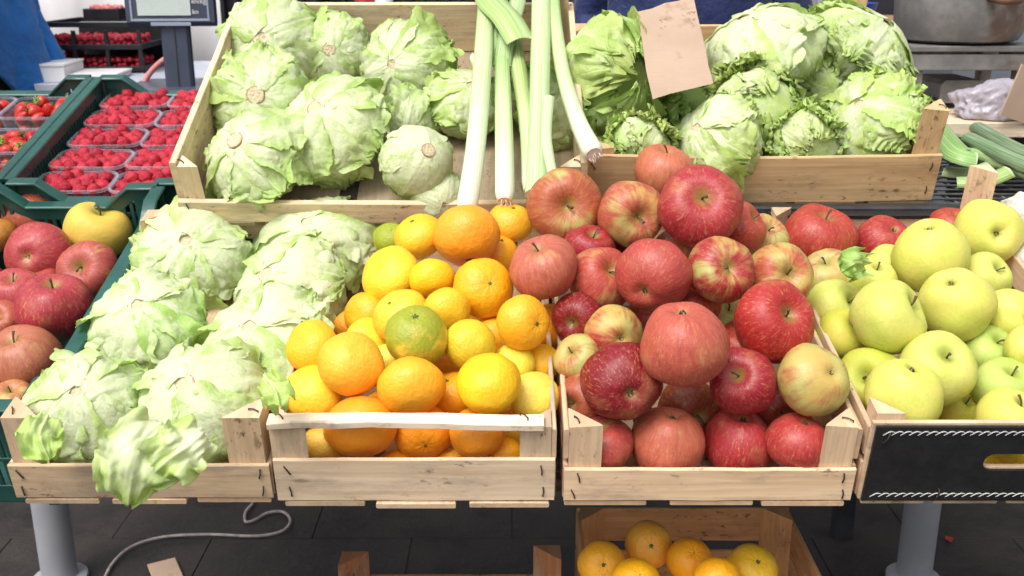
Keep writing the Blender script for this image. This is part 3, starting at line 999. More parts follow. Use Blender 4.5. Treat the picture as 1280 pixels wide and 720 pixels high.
# ------------------------------------------------------------------ lettuces
def leaf_mat():
    t = NT('lettuce_leaf')
    uv = t.tc('UV')
    s = t.xyz(uv)
    o = t.tc('Object')
    rnd = t.info('Random')
    seed = t.comb(t.math('MULTIPLY', rnd, 31.0), t.math('MULTIPLY', rnd, 17.0), t.math('MULTIPLY', rnd, 53.0))
    p = t.vmath('ADD', o, seed)
    au = t.math('ABSOLUTE', s[0])
    n1 = t.noise(p, 2.2, 5, .6)
    n2 = t.noise(p, 7, 5, .6)
    e = t.math('MAXIMUM', t.math('MULTIPLY', au, .82), s[1])
    g = t.math('ADD', t.math('MULTIPLY', e, .55), t.math('MULTIPLY', t.math('SUBTRACT', n1, .5), .8))
    g = t.math('ADD', g, t.math('MULTIPLY', t.math('SUBTRACT', n2, .5), .35))
    pale = t.info('Alpha')
    g = t.math('SUBTRACT', g, t.math('MULTIPLY', t.math('SUBTRACT', pale, .5), .9))
    cream = t.mix(n2, (.81, .85, .61), (.74, .81, .48))
    midc = t.mix(1.0, (.66, .80, .30), t.mix(.5, (1, 1, 1), t.info('Color')), 'MULTIPLY')
    c = t.mix(t.rangem(g, -.05, .42), cream, midc)
    c = t.mix(t.rangem(g, .40, 1.05), c, t.info('Color'))
    # midrib and branching veins, paler than the blade
    rib = t.rangem(au, 0, t.math('ADD', .03, t.math('MULTIPLY', t.math('SUBTRACT', 1.0, s[1]), .11)), 1, 0)
    wv = t.math('ADD', t.math('SUBTRACT', t.math('MULTIPLY', s[1], 7.0), t.math('MULTIPLY', au, 4.2)), t.math('MULTIPLY', n1, 2.4))
    br = t.math('ABSOLUTE', t.math('SUBTRACT', t.math('FRACT', wv), .5))
    vein = t.rangem(br, .0, .10, 1, 0)
    fine = t.voro(t.vmath('ADD', p, t.vmath('SCALE', t.noise(p, 3, 2, .5, 1), .3)), 7.5, 'DISTANCE_TO_EDGE')
    fv = t.rangem(fine, 0, .10, 1, 0)
    vv = t.math('MAXIMUM', t.math('MULTIPLY', rib, .6), t.math('MAXIMUM', t.math('MULTIPLY', vein, .16), t.math('MULTIPLY', fv, .10)))
    c = t.mix(vv, c, (.82, .86, .60))
    # bruises and rusty specks with shapes of their own
    b1 = t.noise(t.vmath('ADD', p, (4, 4, 4)), 3.2, 6, .7)
    c = t.mix(t.math('MULTIPLY', t.rangem(b1, .70, .76), .55), c, (.30, .20, .07))
    sp = t.voro(t.vmath('ADD', p, (1, 7, 3)), 6.5)
    c = t.mix(t.math('MULTIPLY', t.rangem(sp, .03, .055, 1, 0), .6), c, (.16, .12, .04))
    t.set(Base_Color=c, Roughness=t.rangem(n2, .3, .7, .36, .55), Specular_IOR_Level=.35)
    h = t.math('ADD', t.math('MULTIPLY', n2, .8), t.math('MULTIPLY', t.noise(p, 16, 4, .6), .35))
    h = t.math('SUBTRACT', h, t.math('MULTIPLY', vv, -.45))
    nb = t.bump(h, .22, .03)
    tr = t.n.new('ShaderNodeBsdfTranslucent')
    t.l.new(t.mix(1.0, c, (.95, 1.0, .62), 'MULTIPLY'), tr.inputs['Color'])
    t.l.new(nb, tr.inputs['Normal'])
    mx = t.n.new('ShaderNodeMixShader')
    mx.inputs[0].default_value = .25
    t.l.new(t.b.outputs[0], mx.inputs[1])
    t.l.new(tr.outputs[0], mx.inputs[2])
    t.l.new(mx.outputs[0], t.out.inputs[0])
    return t.m


LEAF = leaf_mat()


def cut_mat():
    t = NT('lettuce_stump_cut')
    o = t.tc('Object')
    s = t.xyz(o)
    rr = t.math('SQRT', t.math('ADD', t.math('MULTIPLY', s[0], s[0]), t.math('MULTIPLY', s[1], s[1])))
    n1 = t.noise(o, 14, 4)
    c = t.mix(n1, (.70, .62, .42), (.56, .42, .25))
    c = t.mix(t.rangem(t.math('ADD', rr, t.math('MULTIPLY', n1, .06)), .185, .22), c, (.42, .27, .15))
    t.set(Base_Color=c, Roughness=.75)
    t.bump(n1, .4, .02)
    return t.m


CUT = cut_mat()


def leaf_mesh(seed, az, th0, th1, hw, off, lift, frill, ffreq, crump, nu=18, nv=24, squash=.86, torn=.12, lump=.06, lumpseed=0.0):
    rn = random.Random(seed)
    er, ep = Vector((math.cos(az), math.sin(az), 0)), Vector((-math.sin(az), math.cos(az), 0))
    ez = Vector((0, 0, 1))
    ph = rn.uniform(0, 6.28)
    pl = rn.uniform(6, 11)
    sd = Vector((seed * 1.37, seed * .71, 0))
    vs, fs, uv = [], [], []
    for j in range(nv + 1):
        v = j / nv
        wv = hw * (.26 + .74 * math.sin(math.pi * min(1.0, .04 + v * .80)))
        if v > .74:
            wv *= math.sqrt(max(.02, 1 - ((v - .74) / .275) ** 2))
        for i in range(nu + 1):
            u = -1 + 2 * i / nu
            sgn = 1 if u > 0 else -1
            et = max(0.0, (v - .5) / .5)
            e = min(1.0, max(abs(u) * (.35 + .65 * min(1, v * 1.6)), et))
            w2 = wv * (1 + torn * noise.noise(Vector((v * 5, sgn * 3.3, seed))) + torn * .6 * noise.noise(Vector((v * 13, sgn * 7.7, seed))) + torn * .35 * noise.noise(Vector((v * 29, sgn * 5.7, seed))))
            th = th0 + (th1 - th0) * v * (1 + torn * .5 * et * noise.noise(Vector((u * 3, seed, 1))) + torn * .35 * et * noise.noise(Vector((u * 8, seed, 5))) + torn * .2 * et * noise.noise(Vector((u * 19, seed, 8))))
            s = u * w2
            d = (er * math.sin(th) + ez * math.cos(th)) * math.cos(s) + ep * math.sin(s)
            r = 1 + off + lift * e ** 3
            r += lump * noise.noise(d * 1.3 + Vector((lumpseed * 2.3, 4, 4)))
            c1 = noise.noise(d * 2.1 + sd) * .55
            c1 += .62 * noise.noise(Vector((s * 6.0 + seed, th * 1.3, seed * .37))) + .22 * noise.noise(Vector((s * 12 + seed, th * 2.4, 7.0)))
            c1 += .35 * (.28 - abs(noise.noise(Vector((s * 7.5, th * 2.0, seed * 1.7)))))
            c1 += .08 * noise.noise(d * 8 + sd)
            r += crump * c1 * (.45 + .75 * e)
            arc = ffreq * (v * 1.1 * sgn * min(1, abs(u) * 1.4) + u * .8 * et)
            r += frill * e ** 2.2 * (math.sin(arc + ph + 2.0 * noise.noise(Vector((v * 3, u * 3, seed)))) + .5 * math.sin(arc * 2.3 + ph * 2))
            r += .022 * math.exp(-(u * w2 / .11) ** 2) * (1 - v) ** .7
            # side veins stand a little proud
            q = (v * 7 - abs(u) * 4.2) % 1.0
            r += .004 * math.exp(-((q - .5) / .16) ** 2) * (1 - .4 * v)
            side = ep * (frill * .6 * e ** 2 * math.sin(arc * 1.3 + ph * 1.7))
            p = d * r + side
            p.z *= squash
            vs.append(p)
            uv.append((u, v))
    for j in range(nv):
        for i in range(nu):
            a = j * (nu + 1) + i
            fs.append((a, a + 1, a + nu + 2, a + nu + 1))
    me = bpy.data.meshes.new('leaf')
    me.from_pydata(vs, [], fs)
    l = me.uv_layers.new(name='UVMap')
    flat = []
    for f in fs:
        for q in f: flat += [uv[q][0], uv[q][1]]
    l.data.foreach_set('uv', flat)
    me.polygons.foreach_set('use_smooth', [True] * len(fs))
    return me


def heart_mesh(seed, squash, lump):
    vs, fs, uv = [], [], []
    NU, NV = 36, 24
    for j in range(NV + 1):
        ph = math.pi * j / NV
        for i in range(NU + 1):
            th = 2 * math.pi * i / NU
            d = Vector((math.sin(ph) * math.cos(th), math.sin(ph) * math.sin(th), math.cos(ph)))
            r = .94 + lump * noise.noise(d * 1.3 + Vector((seed * 2.3, 4, 4))) + .05 * noise.noise(d * 4 + Vector((seed, 0, 0)))
            p = d * r
            p.z *= squash
            vs.append(p); uv.append(((i / NU * 6) % 2 - 1, j / NV))
    for j in range(NV):
        for i in range(NU):
            a = j * (NU + 1) + i
            fs.append((a, a + NU + 1, a + NU + 2, a + 1))
    me = bpy.data.meshes.new('heart')
    me.from_pydata(vs, [], fs)
    l = me.uv_layers.new(name='UVMap')
    flat = []
    for f in fs:
        for q in f: flat += [uv[q][0], uv[q][1]]
    l.data.foreach_set('uv', flat)
    me.polygons.foreach_set('use_smooth', [True] * len(fs))
    return me


def stump_mesh(seed):
    m = MB()
    rn = random.Random(seed)
    n = 16
    secs = []
    for r_ in (.24, .215, .20, .16):
        secs.append([(r_ * (1 + .1 * noise.noise(Vector((math.cos(6.28 * k / n) * 2, math.sin(6.28 * k / n) * 2, seed)))) * math.cos(6.28 * k / n),
                      r_ * (1 + .1 * noise.noise(Vector((math.cos(6.28 * k / n) * 2, math.sin(6.28 * k / n) * 2, seed + 9)))) * math.sin(6.28 * k / n)) for k in range(n)])
    m.sweep([Vector((0, 0, -.1)), Vector((0, 0, .03)), Vector((0, 0, .095)), Vector((0, 0, .10))], secs, True, side=Vector((1, 0, 0)))
    return m.mesh('cut_stump', .7)


def head_kind(seed, style):
    """list of (mesh, paleness shift) for one kind of head, plus its squash"""
    rn = random.Random(seed)
    L = []
    sq = {'ice': .86, 'smooth': .95, 'butter': .80, 'frilly': .80}[style]
    lump = {'ice': .10, 'smooth': .05, 'butter': .14, 'frilly': .12}[style]
    H = heart_mesh(seed, sq, lump)
    if style == 'ice':
        rows = [(8, (1.9, 2.5), (.75, 1.0), (.0, .05), (-.02, .04), (.008, .02), 9, .10, .12),
                (6, (1.5, 2.3), (.65, .95), (.05, .10), (.0, .08), (.012, .03), 9, .13, .05),
                (4, (1.4, 2.0), (.55, .85), (.09, .13), (.05, .20), (.02, .045), 10, .15, -.06),
                (2, (1.9, 2.3), (.5, .7), (.10, .14), (.15, .35), (.03, .06), 10, .15, -.1)]
    elif style == 'smooth':
        rows = [(8, (2.0, 2.6), (.85, 1.1), (.0, .04), (.0, .05), (.0, .012), 8, .06, .2),
                (4, (1.7, 2.1), (.8, 1.0), (.04, .07), (.03, .10), (.01, .025), 9, .08, .1)]
    elif style == 'butter':
        rows = [(6, (2.5, 2.95), (.8, 1.0), (-.02, .05), (.0, .1), (.02, .05), 8, .08, .0),
                (7, (2.1, 2.7), (.75, 1.05), (.06, .14), (.1, .3), (.05, .10), 9, .10, -.1),
                (3, (2.7, 3.1), (.7, .9), (.14, .20), (.1, .25), (.05, .08), 7, .10, .05)]
    else:
        rows = [(7, (2.2, 2.9), (.75, .95), (.0, .06), (.02, .10), (.02, .05), 22, .10, .1),
                (8, (1.4, 2.1), (.60, .85), (.06, .13), (.08, .24), (.05, .10), 30, .10, -.1),
                (3, (1.9, 2.6), (.5, .7), (.12, .18), (.12, .3), (.08, .13), 30, .13, -.15)]
    fine = style == 'frilly'
    k = 0
    for cnt, t1_, hw, off, lift, fr, ff, cr, ps in rows:
        a0 = rn.uniform(0, 6.28)
        for i in range(cnt):
            k += 1
            az = a0 + 2 * math.pi * i / cnt + rn.uniform(-.25, .25)
            me = leaf_mesh(seed * 31 + k, az, .10, rn.uniform(*t1_), rn.uniform(*hw), rn.uniform(*off), rn.uniform(*lift), rn.uniform(*fr), ff, cr,
                           32 if fine else 28, 38 if fine else 36, sq, .26 if fine else .15, lump, seed)
            L.append((me, ps + rn.uniform(-.12, .12)))
    return H, L, stump_mesh(seed), sq


KINDS = {}
for i in range(6): KINDS['ice%d' % i] = head_kind(40 + i, 'ice')
for i in range(2): KINDS['smooth%d' % i] = head_kind(60 + i, 'smooth')
for i in range(2): KINDS['butter%d' % i] = head_kind(70 + i, 'butter')
for i in range(3): KINDS['frilly%d' % i] = head_kind(80 + i, 'frilly')
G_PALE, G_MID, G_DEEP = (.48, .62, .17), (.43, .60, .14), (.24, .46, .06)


def lettuce(u, v, wpx, p0, n, h, kind, stem, label, grp, green=G_PALE, pale=.55, away=False, stretch=1.0, spin=None, stump=1, seed=0, flat=1.0):
    rn = random.Random(seed * 7 + int(u))
    p, d = on_plane(u, v, p0 + n * h, n)
    H, L, S, sq = KINDS[kind]
    r = wpx * d / FPX / 2 / 1.12
    ax = camdir(stem[0], stem[1], away)
    rot = Vector((0, 0, 1)).rotation_difference(ax).to_matrix().to_4x4() @ Matrix.Rotation(rn.uniform(0, 6.28) if spin is None else spin, 4, 'Z')
    root = empty('lettuce', Matrix.Translation(p) @ rot @ Matrix.Diagonal((r * stretch, r, r * flat, 1)))
    props(root, label, 'lettuce', grp)
    link('heart', H, LEAF, root, None, (*green, min(1, pale + .1)))
    for me, ps in L:
        g = [c * rn.uniform(.85, 1.12) for c in green]
        link('leaf', me, LEAF, root, None, (*g, max(0, min(1, pale + ps))))
    if stump:
        link('cut_stump', S, CUT, root, Matrix.Translation((0, 0, sq * (1.02 if stump == 1 else .955))))
    return root


G_L1 = 'lettuces in the low front crate'
for i, q in enumerate([
    (240, 324, 146, .060, 'ice5', (.12, -.42), .84, 'pale lettuce at the back beside the green rim, torn leaf standing up'),
    (396, 308, 146, .066, 'ice1', (-.1, -.60), .80, 'crumpled lettuce at the back against the mandarins'),
    (366, 366, 152, .074, 'ice2', (-.40, -.45), .84, 'lettuce with a brown cut stump on its upper left, second from back'),
    (184, 406, 142, .066, 'ice3', (.05, -.52), .86, 'rounded lettuce in the middle beside the green rim'),
    (336, 436, 172, .076, 'ice3', (-.25, -.52), .80, 'broad flattened lettuce touching the outermost mandarins'),
    (110, 512, 142, .070, 'ice1', (.1, -.48), .98, 'lettuce in the front corner above the left post'),
    (254, 506, 166, .075, 'ice2', (-.12, -.48), .92, 'largest front lettuce with a round pale cut stump facing up'),
]):
    lettuce(q[0], q[1], q[2] * .97, T1, N1, q[3], q[4], q[5], q[7], G_L1, (.42, .61, .13), .77, seed=i + 1, flat=q[6], stump=1 if i in (2, 6) else 2)

UN = Vector((0, -math.sin(UT), math.cos(UT)))
G_L2 = 'lettuces in the pale upper crate'
for i, q in enumerate([
    (331, 52, 126, .07, 'ice2', (-.12, .05), 'lettuce in the far corner of the pale crate, cut stump facing out'),
    (413, 60, 92, .06, 'ice4', (-.02, .15), 'small lettuce second along the back board'),
    (503, 80, 112, .07, 'ice4', (-.35, .1), 'lettuce with rusty veins along the back board beside the leeks'),
    (316, 124, 124, .07, 'ice3', (.05, -.02), 'flat lettuce in the middle against the pale side board, stump showing'),
    (414, 158, 140, .085, 'ice5', (-.30, -.38), 'biggest lettuce in the pale crate with a stump above its middle'),
    (308, 196, 128, .075, 'ice1', (-.35, -.42), 'lettuce in the front corner of the pale crate, ragged brown stump'),
    (577, 128, 100, .06, 'ice3', (.2, -.55), 'lettuce half hidden behind the leftmost leek'),
    (498, 150, 84, .05, 'ice2', (.1, .6), 'lettuce with a loose torn leaf between the biggest and the smooth head'),
    (690, 132, 110, .05, 'ice1', (.3, -.4), 'lettuce in shade behind the thick leeks'),
]):
    lettuce(q[0] + (12 if q[0] < 340 else 5), q[1] + 4, q[2] * .99, Vector((0, U1.y, U1.z)), UN, q[3] - .018, q[4], q[5], q[6], G_L2, (.40, .58, .13), .72, seed=i + 20, flat=.86, stump=1 if i in (0, 1, 3, 4, 5) else 2)
lettuce(522, 202, 96, Vector((0, U1.y, U1.z)), UN, .065, 'smooth0', (.38, -.2), 'smooth tight pale cabbage like head beside the leeks', G_L2, G_PALE, .72, seed=40)
lettuce(548, 246, 70, Vector((0, U1.y, U1.z)), UN, .02, 'smooth1', (.3, .4), 'pale cabbage leaves lying under the smooth head at the crate front', G_L2, G_PALE, .75, seed=41, stump=False)

N2 = Vector((0, -math.sin(UT2), math.cos(UT2)))
P2 = Vector((0, U2.y, U2.z))
G_L3 = 'lettuces in the crate with tall posts'
for i, q in enumerate([
    (766, 100, 140, .105, 'butter0', (-.5, -.2), True, G_PALE, .56, 'soft butter lettuce with folded leaves in front of the cardboard'),
    (798, 188, 92, .06, 'frilly0', (.1, -.5), True, G_PALE, .60, 'frilly light green lettuce right behind the topmost apple'),
    (952, 70, 145, .12, 'ice1', (-.5, -.75), False, G_PALE, .80, 'largest pale lettuce on top beside the cardboard'),
    (1072, 66, 135, .11, 'frilly1', (.55, -.6), False, G_PALE, .70, 'lettuce with ribbed leaves fanning down at the far post'),
    (1090, 150, 118, .09, 'frilly2', (-.62, -.35), False, G_PALE, .66, 'lettuce with frilly tips hanging over the front post'),
    (898, 180, 120, .07, 'ice3', (-.72, -.35), False, G_PALE, .72, 'lettuce lying sideways behind the front board, white ribs to the left'),
    (948, 140, 118, .09, 'frilly0', (-.2, .3), True, G_PALE, .60, 'yellow green lettuce under the largest pale one'),
    (1008, 184, 96, .06, 'frilly1', (-.1, -.4), True, G_PALE, .60, 'small lettuce spilling over the front board, middle'),
    (1034, 108, 96, .07, 'ice2', (-.1, -.4), True, G_PALE, .62, 'lettuce wedged between the ribbed one and the largest pale one'),
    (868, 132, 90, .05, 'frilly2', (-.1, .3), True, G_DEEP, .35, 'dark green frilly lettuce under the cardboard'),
]):
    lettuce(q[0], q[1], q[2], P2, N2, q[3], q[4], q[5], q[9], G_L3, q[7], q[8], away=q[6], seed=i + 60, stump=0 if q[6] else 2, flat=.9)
def floor_pt(u, v, z=.004):
    return on_plane(u, v, Vector((0, 0, z)), Vector((0, 0, 1)))[0]


# ------------------------------------------------------------------ ground
GROUND = NT('dark_paving')
_o = GROUND.tc('Object')
_n = GROUND.noise(_o, 6.0, 7, .7)
_n2 = GROUND.noise(_o, 60, 5, .7)
_c = GROUND.mix(GROUND.rangem(_n, .3, .7), (.012, .0095, .0085), (.034, .027, .024))
_c = GROUND.mix(GROUND.math('MULTIPLY', GROUND.rangem(_n2, .55, .75), .5), _c, (.075, .065, .058))
GROUND.set(Base_Color=_c, Roughness=GROUND.rangem(_n, .3, .7, .5, .8))
GROUND.bump(_n2, .5, .006)
GROUND = GROUND.m
m = MB()
m.add([(-120, -60, -.004), (120, -60, -.004), (120, 200, -.004), (-120, 200, -.004)], [(0, 1, 2, 3)], [[(0, 0)] * 4])
g = m.build('ground', GROUND)
props(g, kind='structure')
_r = random.Random(3)
for i in range(-4, 5):
    for j in range(0, 7):
        m = MB()
        x0, y0 = i * .46 + (.23 if j % 2 else 0), 1.2 + j * .46
        m.box(x0 + .001, x0 + .4585, y0 + .001, y0 + .4585, -.03, _r.uniform(-.0008, .0008), .0006)
        o = m.build('paving_slab', GROUND, g, None, (1, 1, 1, 1), .6)

# ------------------------------------------------------------------ the stall
PIPE = flat_mat('grey_plastic_pipe', (.30, .305, .33), .5, 0, var=.10, scale=9, bump=.06)
DARKM = flat_mat('dark_painted_steel', (.035, .037, .042), .5, .3, var=.3, scale=20)
WIRE = flat_mat('galvanised_wire', (.16, .16, .16), .45, .7, var=.25, scale=40)
DECK = wood_mat('dark_deck_wood', (.085, .06, .045), (.04, .028, .02), .5)
stall = empty('market_stall', Matrix.Translation((0, 1.2, 0)))
props(stall, 'stepped market stand on grey pipe legs carrying all the crates', 'stall')


def sbuild(m, name, mat, smooth=.6, color=(1, 1, 1, 1)):
    o = m.build(name, mat, None, None, color, smooth)
    o.parent = stall
    o.matrix_parent_inverse = stall.matrix_world.inverted()
    return o


bpy.context.view_layer.update()
for lx, ly in (floor_pt(76, 726)[:2], floor_pt(1141, 726)[:2]):
    m = MB()
    m.tube([Vector((lx, ly, .0)), Vector((lx, ly, .4)), Vector((lx, ly, .72))], .036, 28)
    sbuild(m, 'leg', PIPE, .7)
    m = MB()
    m.tube([Vector((lx, ly, .0)), Vector((lx, ly, .016)), Vector((lx, ly, .02))], [.056, .056, .051], 28)
    sbuild(m, 'leg_foot', PIPE, .7)
D1 = Vector((0, math.cos(TILT), math.sin(TILT)))
for k in range(6):                                           # planks under the front tier
    c0 = T1 + D1 * (.085 + .09 * k) - N1 * .012
    m = MB()
    m.plank([Vector((-.556, c0.y, c0.z)), Vector((1.08, c0.y, c0.z))], .086, .018, D1)
    sbuild(m, 'deck_plank', DECK)
for x in (-.52, -.1, .80):                                   # joists carrying both tiers
    m = MB()
    m.plank([T1 + Vector((x, 0, 0)) + D1 * .16 - N1 * .045, T1 + Vector((x, 0, 0)) + D1 * .72 - N1 * .045], .04, .045, CR)
    sbuild(m, 'joist', DARKM)
D2 = Vector((0, math.cos(UT), math.sin(UT)))
for k in range(5):
    c0 = Vector((0, U1.y, U1.z)) + D2 * (.06 + .095 * k) - UN * .018
    m = MB()
    m.plank([Vector((-.485, c0.y, c0.z)), Vector((.105, c0.y, c0.z))], .08, .016, D2)
    sbuild(m, 'deck_plank', DECK)
for x in (-.46, .085):
    m = MB()
    m.box(x - .02, x + .02, U1.y + .38, U1.y + .42, .70, U1.z + .15)
    sbuild(m, 'upright', DARKM)
m = MB(); m.box(.10, 1.12, U2.y - .04, U2.y - .012, U2.z - .028, U2.z - .006, .003); sbuild(m, 'beam', DARKM)
m = MB(); m.box(-1.1, 1.3, floor_pt(72, 706).y - .02, floor_pt(72, 706).y + .02, .66, .72, .003); sbuild(m, 'beam', DARKM)
m = MB()
for k in range(16):
    y = U2.y + .0 + k * .036
    m.tube([Vector((.10, y, U2.z - .010)), Vector((1.12, y, U2.z - .010))], .0022, 6)
for k in range(22):
    x = .11 + k * .046
    m.tube([Vector((x, U2.y - .01, U2.z - .0145)), Vector((x, U2.y + .56, U2.z - .0145))], .0022, 6)
sbuild(m, 'wire_grate', WIRE, 3.2)
for x in (.12, 1.09):
    m = MB(); m.box(x - .02, x + .02, U2.y + .52, U2.y + .56, .70, U2.z - .02); sbuild(m, 'upright', DARKM)
m = MB(); m.box(.125, .145, U2.y + .44, U2.y + .46, U2.z - .012, U2.z + .14); sbuild(m, 'crate_prop', DARKM)
m = MB(); m.box(.60, .62, U2.y + .44, U2.y + .46, U2.z - .012, U2.z + .14); sbuild(m, 'crate_prop', DARKM)
lowo = pk(720, 640, 1.17)
# low shelf that carries the crates under the table
LZ = lowo.z - .118
for k in range(5):
    m = MB(); m.box(-.42, .50, lowo.y - .52 + .11 * k, lowo.y - .42 + .11 * k, LZ - .026, LZ - .010, .002); sbuild(m, 'low_shelf_plank', DECK)
for x in (-.38, .46):
    for y in (lowo.y - .46, lowo.y - .05):
        m = MB(); m.box(x - .02, x + .02, y - .02, y + .02, 0, LZ - .027); sbuild(m, 'shelf_leg', DARKM)

# crates under the table
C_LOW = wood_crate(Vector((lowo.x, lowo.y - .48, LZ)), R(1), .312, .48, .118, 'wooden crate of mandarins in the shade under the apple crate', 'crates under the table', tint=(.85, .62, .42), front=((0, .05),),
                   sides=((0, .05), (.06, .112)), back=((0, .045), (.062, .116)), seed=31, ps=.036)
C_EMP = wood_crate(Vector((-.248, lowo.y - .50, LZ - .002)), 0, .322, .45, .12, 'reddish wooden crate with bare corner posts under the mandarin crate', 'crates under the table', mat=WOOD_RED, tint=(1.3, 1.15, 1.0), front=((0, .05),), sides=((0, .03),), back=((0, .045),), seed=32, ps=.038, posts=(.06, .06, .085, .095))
lowM = []
for q in [
    (752, 705, 58, OR1, 'mandarin beside the left post of the crate under the table'),
    (811, 681, 58, (.86, .40, .02), 'tallest lying mandarin with a green spot in the crate under the table'),
    (862, 700, 56, OR2, 'deep orange mandarin in the middle of the crate under the table'),
    (940, 712, 64, (.86, .44, .02), 'yellow orange mandarin beside the right post under the table'),
    (896, 726, 58, OR2, 'mandarin at the picture bottom under the apple crate'),
    (795, 728, 60, OR2, 'mandarin cut off by the picture bottom, in front of the tallest lying one'),
]:
    lowM.append((q[0], q[1], q[2], 'm', (.1, -.6) if q[2] != 58 else (.0, -.2), 's', q[3], .35 if 'green' in q[4] else .05, 0, q[4]))
_r = random.Random(5)
for q in lowM:
    d = 1.06 if q[1] < 690 else (1.03 if q[1] < 715 else .985)
    place_fruit('mandarin', q, pk(q[0], q[1], d), q[2] / 2 / FPX * d * K * 1.03, 'mandarins in the crate under the table', 'mandarin', _r)

# cord and litter on the ground
def smooth_path(pts, n=6):
    out = []
    P = [pts[0]] + list(pts) + [pts[-1]]
    for i in range(1, len(P) - 2):
        for k in range(n):
            t = k / n
            a, b, c, d = P[i - 1], P[i], P[i + 1], P[i + 2]
            out.append(.5 * ((2 * b) + (c - a) * t + (2 * a - 5 * b + 4 * c - d) * t * t + (3 * b - a - 3 * c + d) * t ** 3))
    out.append(pts[-1])
    return out


CORD = flat_mat('pale_cord', (.34, .29, .28), .8, var=.25, scale=60)
m = MB()
m.tube(smooth_path([floor_pt(u, v, .008) for u, v in ((126, 735), (140, 705), (165, 683), (205, 671), (262, 668), (318, 670), (352, 664), (363, 651), (354, 640), (335, 641), (318, 650), (307, 652), (307, 640), (316, 626), (290, 622), (255, 624), (240, 616), (205, 622), (160, 624))]), .0034, 8)
props(m.build('cord', CORD, None, None, None, 3.2), 'thin pale cord lying in loops on the dark paving', 'cord')
CARD = NT('corrugated_cardboard')
_o = CARD.tc('Object')
_c = CARD.mix(CARD.noise(_o, 9, 5, .6), (.36, .25, .18), (.54, .40, .30))
_w = CARD.math('SINE', CARD.math('MULTIPLY', CARD.xyz(_o)[1], 900.0))
_st = CARD.noise(_o, 14, 5, .65)
_c = CARD.mix(CARD.math('MULTIPLY', CARD.rangem(_st, .58, .70), .6), _c, (.22, .14, .09))
CARD.set(Base_Color=_c, Roughness=.85, Specular_IOR_Level=.15)
CARD.bump(CARD.math('ADD', CARD.math('MULTIPLY', _w, .5), CARD.noise(_o, 60, 4)), .12, .001)
CARD = CARD.m
_p = floor_pt(207, 716)
m = MB(); m.box(-.03, .03, -.045, .045, 0, .004)
props(m.build('cardboard_scrap', CARD, None, Matrix.Translation((_p.x, _p.y, .005)) @ Matrix.Rotation(.5, 4, 'Z'), None, .6), 'small brown cardboard scrap lying on the paving', 'cardboard')
RLEAF = flat_mat('red_leaf', (.35, .03, .015), .6, bump=0)
m = MB()
_p = floor_pt(1186, 676)
m.add([(0, -.012, .004), (.01, 0, .007), (0, .016, .004), (-.01, 0, .007), (0, -.012, .003), (.01, 0, .006), (0, .016, .003), (-.01, 0, .006)], [(0, 1, 2, 3), (4, 7, 6, 5), (0, 4, 5, 1), (1, 5, 6, 2), (2, 6, 7, 3), (3, 7, 4, 0)])
props(m.build('fallen_petal', RLEAF, None, Matrix.Translation((_p.x, _p.y, .004)), None), 'tiny red petal on the paving beside the pipe leg', 'petal')

# ------------------------------------------------------------------ green plastic crates
GREEN = flat_mat('green_crate_plastic', (.018, .085, .070), .30, var=.22, scale=12, bump=.08)


def green_crate(org, tilt, W, L, H, label, drop_side=0.0, yaw=0.0):
    """org: front right lower corner; moulded walls of upright bars between bands"""
    root = empty('plastic_crate', frame_mat(org, tilt, yaw))
    props(root, label, 'crate', 'green plastic crates')

    def top(s, n, drop):                       # rim height along a wall
        e = min(s, n - s)
        if e < .045: return H
        if e < .085: return H - drop * (e - .045) / .04
        return H - drop

    def wall(p0, dr, n, drop, nrm, name):
        m = MB()
        k = int(n / .0125)
        bw = n / k
        for i in range(k):
            s = bw * (i + .5)
            p = p0 + dr * s
            zt = top(s, n, drop)
            m.plank([p + Vector((0, 0, .028)), p + Vector((0, 0, zt - .012))], .0062 if .04 < min(s, n - s) else bw * 1.02, .0035, dr, .0008)
        m.plank([p0 + Vector((0, 0, .014)), p0 + dr * n + Vector((0, 0, .014))], .028, .005, Vector((0, 0, 1)), .001)
        m.plank([p0 + Vector((0, 0, H * .45)), p0 + dr * n + Vector((0, 0, H * .45))], .006, .0052, Vector((0, 0, 1)), .001)
        ss = [0, .02, .045, .065, .085] + [.085 + (n - .17) * q / 4 for q in range(1, 4)] + [n - .085, n - .065, n - .045, n - .02, n]
        m.plank([p0 + dr * s + Vector((0, 0, top(s, n, drop) - .012)) for s in ss], .022, .0048, Vector((0, 0, 1)), .001)
        w_ = m.build(name, GREEN, root, None, None, .5)
        r_ = MB()
        r_.plank([p0 + dr * s + nrm * .004 + Vector((0, 0, top(s, n, drop))) for s in ss], .022, .006, nrm, .002)
        r_.build('rim', GREEN, w_, None, None, .5)

    X, Y = Vector((1, 0, 0)), Vector((0, 1, 0))
    wall(Vector((-W, 0, 0)), X, W, .034, -Y, 'end_wall')
    wall(Vector((-W, L, 0)), X, W, .034, Y, 'end_wall')
    wall(Vector((-W, 0, 0)), Y, L, drop_side, -X, 'side_wall')
    wall(Vector((0, 0, 0)), Y, L, drop_side, X, 'side_wall')
    for cx, cy in ((-W, 0), (0, 0), (-W, L), (0, L)):
        m = MB()
        m.box(cx - .008, cx + .008, cy - .008, cy + .008, .0, H - .004, .003)
        m.build('corner', GREEN, root, None, None, .5)
    m = MB(); m.box(-W, 0, 0, L, -.003, .005)
    m.build('floor', GREEN, root, None, None, .5)
    return root


